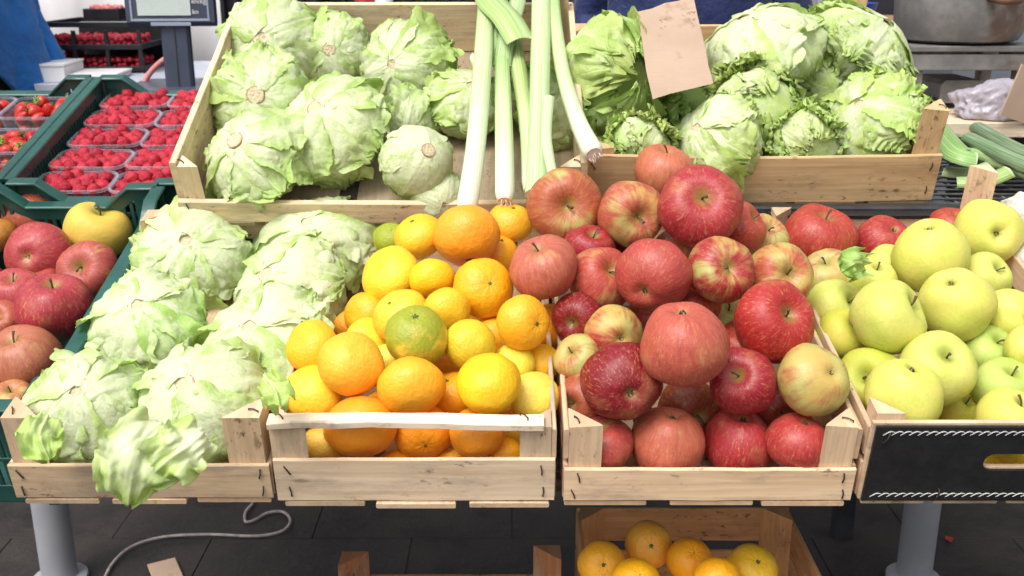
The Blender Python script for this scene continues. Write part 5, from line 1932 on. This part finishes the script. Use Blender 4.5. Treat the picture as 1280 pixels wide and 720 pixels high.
def person(loc, rz, label, jmat, seed, hem, rows, arm=.0):
    root = empty('person', Matrix.Translation(loc) @ Matrix.Rotation(rz, 4, 'Z'))
    props(root, label, 'person', 'people behind the stall')
    J = [(0, 0, .96, .15), (0, 0, 1.15, .145), (0, 0, 1.36, .15), (0, .01, 1.47, .06), (0, .01, 1.52, .055), (0, .015, 1.60, .085), (0, .015, 1.70, .075),
         (.10, 0, .90, .09), (.11, .01, .50, .062), (.115, .03, .09, .045), (.12, -.10, .035, .038),
         (-.10, 0, .90, .09), (-.11, .01, .50, .062), (-.115, .03, .09, .045), (-.12, -.10, .035, .038),
         (.19, .01, 1.41, .06), (.25, .03, 1.14, .045), (.232, -.05, 1.02, .034), (.228, -.07, .985, .03),
         (-.19, .01, 1.41, .06), (-.25, .03, 1.14, .045), (-.232, -.05, 1.02, .034), (-.228, -.07, .985, .03)]
    E = [(0, 1), (1, 2), (2, 3), (3, 4), (4, 5), (5, 6), (0, 7), (7, 8), (8, 9), (9, 10), (0, 11), (11, 12), (12, 13), (13, 14), (2, 15), (15, 16), (16, 17), (17, 18), (2, 19), (19, 20), (20, 21), (21, 22)]
    me = bpy.data.meshes.new('body')
    me.from_pydata([j[:3] for j in J], E, [])
    o = link('body', me, SKIN, root)
    md = o.modifiers.new('skin', 'SKIN')
    for k, sv in enumerate(me.skin_vertices[0].data):
        r_ = J[k][3]; sv.radius = (r_, r_ * .8); sv.use_root = (k == 0)
    md.use_smooth_shade = True
    sb = o.modifiers.new('smooth', 'SUBSURF'); sb.levels = 2; sb.render_levels = 2
    loft('trousers', [(0, .0, 1.0, .17, .125), (0, 0, .9, .19, .14), (0, .0, .80, .20, .145)], BLACKC, root, .02, 5, seed)
    for s in (-1, 1):
        loft('trouser_leg', [(s * .095, 0, .86, .105, .12), (s * .11, .01, .5, .085, .09), (s * .115, .02, .06, .075, .085)], BLACKC, root, .05, 5, seed + s)
        loft('sleeve', [(s * .17, .01, 1.46, .05, .06), (s * .225, .02, 1.30, .075, .08), (s * .262, .03, 1.13, .07, .075), (s * .225, -.09, .96, .055, .06)], jmat, root, .16, 3, seed + 3 * s)
    loft('jacket', rows, jmat, root, .095, 6, seed, .008, hem)
    for s in (-1, 1):
        bm = bmesh.new(); bmesh.ops.create_icosphere(bm, subdivisions=3, radius=1)
        for v in bm.verts:
            v.co = Vector((s * .118 + v.co.x * .05, -.055 + v.co.y * .14, max(.003, .045 + v.co.z * .05 + max(0, v.co.y) * .02)))
        sm = bpy.data.meshes.new('shoe'); bm.to_mesh(sm); bm.free(); sm.polygons.foreach_set('use_smooth', [True] * len(sm.polygons))
        link('shoe', sm, BLKP, root)
    # hair, nose and ears, above the picture
    bm = bmesh.new(); bmesh.ops.create_icosphere(bm, subdivisions=3, radius=1)
    for v in bm.verts:
        d = v.co.normalized(); k = 1 + .06 * noise.noise(d * 4)
        v.co = Vector((d.x * .098 * k, d.y * .108 * k + .03, 1.685 + d.z * .095 * k)) if d.z > -.35 else Vector((d.x * .085, max(.0, d.y) * .10 + .04, 1.62))
    hm = bpy.data.meshes.new('hair'); bm.to_mesh(hm); bm.free(); hm.polygons.foreach_set('use_smooth', [True] * len(hm.polygons))
    link('hair', hm, HAIR, root)
    m = MB(); m.tube([Vector((0, -.075, 1.655)), Vector((0, -.095, 1.62)), Vector((0, -.08, 1.608))], [.008, .016, .010], 8); m.build('nose', SKIN, root, None, None, 3.2)
    return root


pb = pk(-40, 60, 2.35)
person((pb.x, pb.y, 0), R(80), 'person in a bright blue jacket and black trousers at the picture edge', BLUE, 2.0, lambda a: .05 * math.sin(a * 2 + .6) + .03 * math.sin(5 * a),
       [(0, .01, 1.50, .09, .08), (0, .01, 1.44, .20, .12), (0, 0, 1.25, .225, .15), (0, 0, 1.08, .23, .165), (0, 0, .93, .25, .185)])
pn = pk(862, 20, 2.25)
person((pn.x, pn.y, 0), R(-8), 'person in a navy blue jacket standing behind the cardboard sheet', NAVY, 5.0, lambda a: .02 * math.sin(3 * a),
       [(0, .01, 1.50, .09, .08), (0, .01, 1.44, .20, .12), (0, 0, 1.25, .23, .15), (0, 0, 1.08, .235, .16), (0, 0, .84, .25, .18)])

# ------------------------------------------------------------------ things behind, left
WHITE = flat_mat('white_sheet', (.78, .76, .76), .6, var=.06, scale=3, bump=.15)
PALEB = flat_mat('pale_blue_grey_top', (.46, .48, .56), .5, var=.08, scale=4)
REDP = flat_mat('red_plastic', (.42, .014, .012), .4, var=.15, scale=14)
STEELB = flat_mat('slate_scale_plastic', (.055, .065, .10), .4, var=.1, scale=14, bump=.05)
FRAMEB = flat_mat('light_scale_bezel', (.30, .34, .44), .4, var=.06, scale=14, bump=0)
SCREEN = flat_mat('grey_green_display', (.58, .66, .62), .25, var=.05, scale=5, bump=0)


def zrow(u, v, d):
    return pk(u, v, d)


def table_thing(name, label, x0, x1, y0, y1, zt, mat, legmat, group=None):
    root = empty(name, Matrix.Translation(((x0 + x1) / 2, (y0 + y1) / 2, 0)))
    props(root, label, 'table', group)
    a, b = (x1 - x0) / 2, (y1 - y0) / 2
    n = max(2, int((y1 - y0) / .14))
    for k in range(n):
        w_ = 2 * b / n
        m = MB(); m.box(-a, a, -b + w_ * k + .001, -b + w_ * (k + 1) - .001, zt - .03, zt, .002); m.build('top_board', mat, root, None, (1, 1, 1, 1), .6)
    for sx in (-1, 1):
        for sy in (-1, 1):
            m = MB(); m.box(sx * (a - .04) - .02, sx * (a - .04) + .02, sy * (b - .04) - .02, sy * (b - .04) + .02, 0, zt - .031); m.build('leg', legmat, root, None, (1, 1, 1, 1))
    return root


q0 = pk(120, 100, 2.45)
ZT = q0.z
table_thing('back_table', 'pale table behind the berry crates', q0.x - .75, q0.x + .62, q0.y - .12, q0.y + .70, ZT, PALEB, DARKM)
# white box lids lying on it
for (u0, u1, v, dd, hh, lb) in ((6, 78, 112, 2.40, .045, 'white paper covered box on the pale table beside the blue jacket'), (70, 140, 104, 2.42, .012, 'flat white tray on the pale table behind the strawberries')):
    a, b = pk(u0, v, dd), pk(u1, v, dd)
    root = empty('white_box', Matrix.Translation(((a.x + b.x) / 2, a.y + .08, ZT + .001)) @ Matrix.Rotation(R(6), 4, 'Z'))
    props(root, lb, 'box')
    w_ = (b.x - a.x) / 2
    m = MB(); m.box(-w_, w_, -.08, .12, 0, hh, .002); m.build('box_body', WHITE, root, None, None, .6)
    m = MB(); m.box(-w_ - .003, w_ + .003, -.083, .123, hh + .001, hh + .008, .002); m.build('lid', WHITE, root, None, None, .6)
# black crate with berry punnets
bc = pk(140, 82, 2.75)
root = empty('black_crate', Matrix.Translation((bc.x, bc.y, ZT + .001)) @ Matrix.Rotation(R(4), 4, 'Z'))
props(root, 'black open sided crate holding trays of dark red berries', 'crate')
w_, d_, h_ = .155, .20, .155
for sx in (-1, -.33, .33, 1):
    for sy in (-1, 1):
        m = MB(); m.box(sx * w_ - .006, sx * w_ + .006, sy * d_ - .006, sy * d_ + .006, 0, h_ - .02); m.build('upright', BLKP, root)
for z in (.005, .075, .145):
    for sy in (-1, 1):
        m = MB(); m.box(-w_ - .008, w_ + .008, sy * d_ - .007, sy * d_ + .007, z, z + .016); m.build('band', BLKP, root, None, None, .6)
    for sx in (-1, 1):
        m = MB(); m.box(sx * w_ - .007, sx * w_ + .007, -d_, d_, z, z + .016); m.build('band', BLKP, root, None, None, .6)
m = MB(); m.box(-w_, w_, d_ - .02, d_ - .012, .012, h_ - .012); m.build('back_panel', BLKP, root)
for z in (.004, .074):
    m = MB(); m.box(-w_, w_, -d_, d_, z, z + .006); m.build('shelf', BLKP, root)
bpy.context.view_layer.update()
mw = root.matrix_world.copy()
_r = random.Random(15)
mm = MB()
for z in (.018, .088):
    for i in range(15):
        for j in range(9):
            for l in range(2):
                s = _r.uniform(.009, .012)
                p = Vector((-w_ + .02 + i * .0195 + _r.uniform(-.004, .004), -d_ + .016 + j * .021 + _r.uniform(-.004, .004), z + l * .016 + _r.uniform(0, .008)))
                mm.add([mw @ (p + v * s) for v in lowv], lowf)
props(mm.build('berries', RASP, None, None, None, 3.2), 'dark red berries heaped inside the black crate', 'berries', kind='stuff')
# a small black tray of pink berries on top
tp = pk(133, 40, 2.72)
root = empty('berry_tray', Matrix.Translation((tp.x, tp.y + .02, ZT + .001 + .162)))
props(root, 'small black tray of pinkish berries on the black crate', 'tray')
for (x0, x1, y0, y1) in ((-.06, .06, -.05, -.046), (-.06, .06, .046, .05), (-.06, -.056, -.045, .045), (.056, .06, -.045, .045)):
    m = MB(); m.box(x0, x1, y0, y1, 0, .035); m.build('tray_wall', BLKP, root)
m = MB(); m.box(-.055, .055, -.045, .045, 0, .004); m.build('tray_floor', BLKP, root)
bpy.context.view_layer.update()
mw = root.matrix_world.copy()
PINKB = flat_mat('pink_berry', (.62, .16, .16), .4, var=.4, scale=60, bump=0)
mm = MB()
for i in range(70):
    s = _r.uniform(.008, .011)
    p = Vector((_r.uniform(-.046, .046), _r.uniform(-.036, .036), .022 + _r.uniform(0, .018)))
    mm.add([mw @ (p + v * s) for v in lowv], lowf)
props(mm.build('pink_berries', PINKB, None, None, None, 3.2), 'pinkish berries filling the small black tray', 'berries', kind='stuff')
# red box
rb = pk(84, 66, 2.72)
root = empty('red_box', Matrix.Translation((rb.x, rb.y, ZT + .001)) @ Matrix.Rotation(R(-12), 4, 'Z'))
props(root, 'small red box with a pale sticker beside the black crate', 'box')
m = MB(); m.box(-.045, .035, -.05, .05, 0, .11, .004); m.build('box_body', REDP, root, None, None, .6)
m = MB(); m.box(-.015, .028, -.0525, -.0505, .055, .08, .0005); m.build('sticker', WHITE, root)
# pale van like screen far behind
vb = pk(60, 0, 4.6)
root = empty('white_screen', Matrix.Translation((vb.x, vb.y, 0)))
props(root, 'white cloth screen hanging far behind the blue jacket', 'screen')
loft_pts = []
m = MB()
nx = 40
for k in range(nx + 1):
    x = -2.2 + 3.4 * k / nx
    y = .03 * math.sin(k * 1.1) + .04 * noise.noise(Vector((k * .4, 0, 0)))
    m.v += [(x, y, .25), (x, y, 1.9), (x, y + .008, .25), (x, y + .008, 1.9)]
for k in range(nx):
    a = k * 4
    for f in ((a, a + 4, a + 5, a + 1), (a + 2, a + 3, a + 7, a + 6), (a + 1, a + 5, a + 7, a + 3), (a, a + 2, a + 6, a + 4)):
        m.f.append(list(f)); m.uv.append([(0, 0)] * 4)
m.build('cloth', WHITE, root, None, None, 3.2)
for x in (-2.2, 1.2):
    m = MB(); m.tube([Vector((x, .03, 0)), Vector((x, .03, 1.95))], .02, 12); m.build('pole', DARKM, root)

# ------------------------------------------------------------------ shop scale
sp_ = pk(213, 0, 2.05)
sb_ = pk(226, 105, 2.05)
root = empty('shop_scale', Matrix.Translation((sp_.x, sp_.y, ZT)) @ Matrix.Rotation(R(6), 4, 'Z'))
props(root, 'slate grey shop scale with a pale display on a post', 'scale')
zc = sp_.z - ZT
m = MB(); m.box(-.11, .11, -.02, .025, zc - .065, zc + .09, .010); hd = m.build('display_housing', STEELB, root, None, None, .6)
m = MB()
for (x0, x1, z0, z1) in ((-.098, .098, zc - .052, zc - .046), (-.098, .098, zc + .07, zc + .076), (-.098, -.093, zc - .0455, zc + .0695), (.093, .098, zc - .0455, zc + .0695)):
    m.box(x0, x1, -.0225, -.0203, z0, z1, .0008)
m.build('bezel', FRAMEB, hd)
m = MB(); m.box(-.080, .052, -.0225, -.0203, zc - .038, zc + .060, .0008); m.build('screen', SCREEN, hd)
m = MB(); m.box(-.05, .05, -.0225, -.0203, zc - .0635, zc - .0545, .0008); m.build('name_plate', FRAMEB, hd)
for tx, tz in (('kg', .030), ('kn/kg', .0), ('kn', -.026)):
    cu = bpy.data.curves.new('unit_text', 'FONT'); cu.body = tx; cu.size = .017; cu.extrude = .0004
    to = bpy.data.objects.new('tmp', cu); COL.objects.link(to)
    dg = bpy.context.evaluated_depsgraph_get()
    me = bpy.data.meshes.new_from_object(to.evaluated_get(dg)); bpy.data.objects.remove(to)
    link('unit_text', me, WHITE, hd, Matrix.Translation((.0555, -.0212, zc + tz - .008)) @ Matrix.Rotation(R(90), 4, 'X'))
m = MB(); m.box(-.030, .040, -.012, .030, .03, zc - .066, .006); m.build('post', STEELB, root, None, None, .6)
m = MB(); m.box(.004, .007, -.0135, -.0122, .03, zc - .067, .0004); m.build('post_seam', DARKM, root)
m = MB(); m.box(-.14, .16, -.10, .22, .002, .03, .008); m.build('base', STEELB, root, None, None, .6)
# pink strap handle beside the post
PINK = flat_mat('pink_plastic', (.60, .22, .20), .5, bump=0)
m = MB()
ctr = pk(178, 118, 2.2)
m.tube(smooth_path([pk(174, 124, 2.2), pk(180, 104, 2.2), pk(190, 88, 2.2), pk(206, 74, 2.2), pk(222, 66, 2.2)]), .008, 10)
props(m.build('pink_handle', PINK, None, None, None, 3.2), 'curved pink plastic handle beside the scale post', 'handle')

# ------------------------------------------------------------------ dark crates behind the pale crate
def black_stack(u0, u1, d, top_v, label, bands, seed):
    a, b = pk(u0, top_v, d), pk(u1, top_v, d)
    W_ = b.x - a.x
    root = empty('black_crate', Matrix.Translation((a.x, a.y, 0)))
    props(root, label, 'crate', 'tall black crates behind the pale crate')
    hz = a.z
    n = max(5, int(W_ / .035))
    for k in range(n + 1):
        x = W_ * k / n
        m = MB(); m.box(x - .006, x + .006, -.006, .006, 0.02, hz - .02); m.build('bar', BLKP, root)
    for z in [0.0, hz * .33, hz * .66, hz - .02]:
        m = MB(); m.box(-.008, W_ + .008, -.009, .009, z, z + .02); m.build('band', BLKP, root, None, None, .6)
    m = MB(); m.box(0, W_, .012, .40, 0.0, hz - .005); m.build('crate_body', BLKP, root, None, None, .6)
    return root


black_stack(276, 392, 2.30, -22, 'tall black crate stack beside the scale', 4, 1)
black_stack(398, 505, 2.45, -20, 'tall black crate stack behind the lettuces middle', 4, 2)
black_stack(512, 604, 2.35, -24, 'tall black crate stack behind the leek leaves', 4, 3)
for (u, v, d, w_, h_, mt, nm, lb) in ((456, 6, 2.2, .055, .05, REDP, 'red_jar', 'red jar standing behind the pale crate back board'), (480, 6, 2.2, .05, .04, WHITE, 'white_jar', 'white jar behind the pale crate back board')):
    p = pk(u, v, d)
    m = MB(); m.tube([Vector((0, 0, 0)), Vector((0, 0, h_)), Vector((0, 0, h_ + .008)), Vector((0, 0, h_ + .03))], [w_ / 2, w_ / 2, w_ * .42, w_ * .42], 20)
    o = m.build(nm, mt, None, Matrix.Translation((p.x, p.y, p.z - .02)), None, .7)
    props(o, lb, 'jar')
    m = MB(); m.tube([Vector((0, 0, h_ + .012)), Vector((0, 0, h_ + .034))], w_ * .46, 20); m.build('lid', BLKP, o, None, None, .7)
p = pk(468, 6, 2.2)
m = MB()
r2 = empty('rear_shelf', Matrix.Translation((p.x, p.y, 0)))
props(r2, 'narrow black shelf carrying the jars behind the pale crate', 'shelf')
m.box(-.16, .22, -.05, .05, p.z - .036, p.z - .0205); m.build('board', BLKP, r2)
for x in (-.14, .20):
    m = MB(); m.box(x - .01, x + .01, -.03, .03, 0, p.z - .037); m.build('leg', BLKP, r2)

# ------------------------------------------------------------------ things behind, right
IRON = NT('old_iron')
_o = IRON.tc('Object')
_n = IRON.noise(_o, 9, 6, .65)
_c = IRON.mix(IRON.rangem(_n, .35, .65), (.16, .155, .15), (.27, .26, .25))
_c = IRON.mix(IRON.math('MULTIPLY', IRON.rangem(IRON.noise(_o, 5, 6, .7), .5, .66), .7), _c, (.12, .055, .03))
IRON.set(Base_Color=_c, Roughness=.55, Metallic=.35)
IRON.bump(IRON.noise(_o, 50, 5), .3, .003)
IRON = IRON.m
e0 = pk(1190, 152, 1.62)
ZR = e0.z
table_thing('work_table', 'pale wooden table behind the leeks carrying the iron stand', e0.x - .17, e0.x + .75, e0.y - .02, e0.y + .62, ZR, WOOD, DARKM)
ib = pk(1190, 128, 1.80)
root = empty('iron_stand', Matrix.Translation((ib.x, ib.y, ZR + .001)))
props(root, 'old grey iron stand with rusty crossbars under the pot', 'stand')
ht = pk(1190, 44, 1.80).z - ZR
for sx in (-1, 1):
    for y in (-.06, .12):
        m = MB(); m.box(sx * .115 - .014, sx * .115 + .014, y - .014, y + .014, .012, ht - .03, .002); m.build('upright', IRON, root)
    m = MB(); m.box(sx * .09 - .04, sx * .09 + .04, -.085, .15, 0, .0115, .002); m.build('foot_plate', IRON, root)
for z, y in ((ht * .56, -.078), (ht * .56, .138)):
    m = MB(); m.box(-.165, .15, y - .008, y + .008, z, z + .034, .002); m.build('crossbar', IRON, root)
m = MB(); m.box(-.05, .05, -.05, .11, .0125, ht * .40, .01); m.build('gear_box', IRON, root)
m = MB(); m.box(-.14, .15, -.09, .16, ht - .028, ht - .016, .002); m.build('top_plate', IRON, root)
pot = empty('metal_pot', Matrix.Translation((ib.x + .005, ib.y + .03, ZR + ht - .014)))
props(pot, 'big old grey metal pot standing on the iron stand', 'pot')
prof = [(0, .0), (.10, 0), (.126, .008), (.137, .03), (.140, .09), (.142, .19), (.148, .196), (.148, .204), (.138, .204), (.134, .19), (.132, .03), (.0, .02)]
nn = 44
vs = [(r_ * math.cos(6.28318 * k / nn), r_ * math.sin(6.28318 * k / nn), z) for r_, z in prof for k in range(nn)]
fs = [(j * nn + k, j * nn + (k + 1) % nn, (j + 1) * nn + (k + 1) % nn, (j + 1) * nn + k) for j in range(len(prof) - 1) for k in range(nn)]
me = bpy.data.meshes.new('pot_body'); me.from_pydata(vs, [], fs); me.polygons.foreach_set('use_smooth', [True] * len(fs)); me.set_sharp_from_angle(angle=.8)
link('pot_body', me, IRON, pot)
RUST = flat_mat('rusty_lug', (.16, .08, .05), .75, .2, var=.35, scale=30, bump=.3)
m = MB(); m.tube(smooth_path([Vector((.0, -.142, .10)), Vector((.012, -.175, .095)), Vector((.045, -.175, .095)), Vector((.06, -.135, .10))]), .009, 10); m.build('handle', RUST, pot, None, None, 3.2)
# plastic bag and cardboard
BAG = NT('greyish_plastic_bag')
_o = BAG.tc('Object')
_n = BAG.noise(_o, 14, 5, .6)
BAG.set(Base_Color=BAG.mix(_n, (.28, .25, .30), (.52, .48, .52)), Roughness=.3)
BAG.bump(_n, .5, .02)
BAG = BAG.m
bm = bmesh.new(); bmesh.ops.create_icosphere(bm, subdivisions=5, radius=1)
for v in bm.verts:
    d = v.co.normalized()
    k = 1 + .30 * noise.noise(d * 1.6 + Vector((3, 0, 0))) + .22 * (.25 - abs(noise.noise(d * 3.1))) + .10 * (.25 - abs(noise.noise(d * 7)))
    v.co = Vector((d.x * k * .085, d.y * k * .06, max(-.022, d.z * k * .05)))
me = bpy.data.meshes.new('plastic_bag'); bm.to_mesh(me); bm.free(); me.polygons.foreach_set('use_smooth', [True] * len(me.polygons))
pbg = pk(1240, 140, 1.66)
props(link('plastic_bag', me, BAG, None, Matrix.Translation((pbg.x, pbg.y, ZR + .024))), 'crumpled greyish plastic bag on the pale table behind the leeks', 'bag')
m = MB(); m.plank([Vector((-.01, 0, 0)), Vector((.02, .0, .10))], .12, .004, Vector((1, .2, 0)))
pcd = pk(1286, 150, 1.60)
props(m.build('cardboard_flap', CARD, None, Matrix.Translation((pcd.x, pcd.y, ZR + .001)), None, .6), 'beige cardboard flap leaning at the picture edge beside the bag', 'cardboard')
# counter far behind with cups
c0 = pk(1040, 26, 2.9)
ZC = c0.z
table_thing('back_counter', 'brown wooden counter with cups behind the leafy lettuces', c0.x - .42, c0.x + 1.3, c0.y - .10, c0.y + .50, ZC, WOOD_RED, WOOD_RED)
GLASS = clear_mat(); GLASS.name = 'clear_glass_jar'


def lathe(name, prof, mat, loc, label, cat, nn=28):
    vs = [(r_ * math.cos(6.28318 * k / nn), r_ * math.sin(6.28318 * k / nn), z) for r_, z in prof for k in range(nn)]
    fs = [(j * nn + k, j * nn + (k + 1) % nn, (j + 1) * nn + (k + 1) % nn, (j + 1) * nn + k) for j in range(len(prof) - 1) for k in range(nn)]
    me = bpy.data.meshes.new(name); me.from_pydata(vs, [], fs); me.polygons.foreach_set('use_smooth', [True] * len(fs)); me.set_sharp_from_angle(angle=.9)
    return props(link(name, me, mat, None, Matrix.Translation(loc)), label, cat)


BLUEP = flat_mat('blue_plastic', (.01, .10, .55), .35, var=.1, scale=12, bump=0)
p = pk(1008, 14, 2.9); lathe('cup', [(0, 0), (.045, 0), (.055, .09), (.058, .092), (.052, .09), (.043, .006), (0, .006)], WHITE, (p.x, p.y, ZC + .001), 'white cup on the brown counter', 'cup')
p = pk(1038, 14, 2.85); lathe('glass_jar', [(0, 0), (.045, 0), (.05, .01), (.05, .09), (.04, .105), (.038, .105), (.046, .088), (.046, .012), (0, .006)], GLASS, (p.x, p.y, ZC + .001), 'clear glass jar on the brown counter', 'jar')
p = pk(1066, 14, 2.9); lathe('blue_bowl', [(0, 0), (.05, 0), (.075, .02), (.085, .06), (.087, .062), (.078, .058), (.07, .022), (0, .008)], BLUEP, (p.x, p.y, ZC + .001), 'bright blue plastic bowl on the brown counter', 'bowl')
p = pk(972, 16, 2.85)
root = empty('carton', Matrix.Translation((p.x, p.y, ZC + .001)) @ Matrix.Rotation(R(12), 4, 'Z'))
props(root, 'light blue and navy carton on the counter beside the navy jacket', 'carton')
m = MB(); m.box(-.04, .04, -.04, .04, 0, .11, .003); m.build('carton_body', NAVY, root, None, None, .6)
m = MB(); m.box(-.025, .008, -.0425, -.0405, .01, .105, .0006); m.build('carton_label', PALEB, root)
# grey metal cart at the far right
g0 = pk(1262, 96, 2.5)
root = empty('metal_cart', Matrix.Translation((g0.x + .12, g0.y, 0)))
props(root, 'grey blue metal cart with a red brown top at the picture edge', 'cart')
GREYM = flat_mat('grey_blue_metal', (.17, .18, .22), .5, .2, var=.15, scale=6)
for z0, z1, mt, nm in ((g0.z - .02, g0.z + .05, GREYM, 'lower_shelf'), (g0.z + .10, g0.z + .18, GREYM, 'upper_shelf'), (g0.z + .22, g0.z + .26, WOOD_RED, 'cart_top')):
    m = MB(); m.box(-.30, .5, 0, .4, z0, z1, .003); m.build(nm, mt, root, None, (1, 1, 1, 1), .6)
for x in (-.28, .48):
    m = MB(); m.box(x - .018, x + .018, .03, .36, 0, g0.z - .021); m.build('side_panel', GREYM, root, None, None, .6)
    for z0, z1 in ((g0.z + .051, g0.z + .099), (g0.z + .181, g0.z + .219)):
        m = MB(); m.box(x - .018, x + .018, .03, .36, z0, z1); m.build('side_panel', GREYM, root, None, None, .6)
# dark canvas wall closing the market hall behind
DCAN = flat_mat('dark_canvas', (.022, .020, .024), .9, var=.3, scale=2, bump=.3, bdist=.02)
cb = pk(700, 0, 4.3)
root = empty('canvas_screen', Matrix.Translation((cb.x, cb.y, 0)))
props(root, 'dark canvas screen far behind the stall', 'screen')
m = MB()
nx = 60
for k in range(nx + 1):
    x = -1.75 + 6.0 * k / nx
    y = .04 * math.sin(k * .9) + .05 * noise.noise(Vector((k * .37, 2, 0)))
    m.v += [(x, y, .02), (x, y, 2.2), (x, y + .01, .02), (x, y + .01, 2.2)]
for k in range(nx):
    a = k * 4
    for f in ((a, a + 4, a + 5, a + 1), (a + 2, a + 3, a + 7, a + 6), (a + 1, a + 5, a + 7, a + 3), (a, a + 2, a + 6, a + 4)):
        m.f.append(list(f)); m.uv.append([(0, 0)] * 4)
m.build('canvas', DCAN, root, None, None, 3.2)
for x in (-1.75, 1.2, 4.25):
    m = MB(); m.tube([Vector((x, .12, 0)), Vector((x, .12, 2.25))], .025, 12); m.build('pole', DARKM, root)
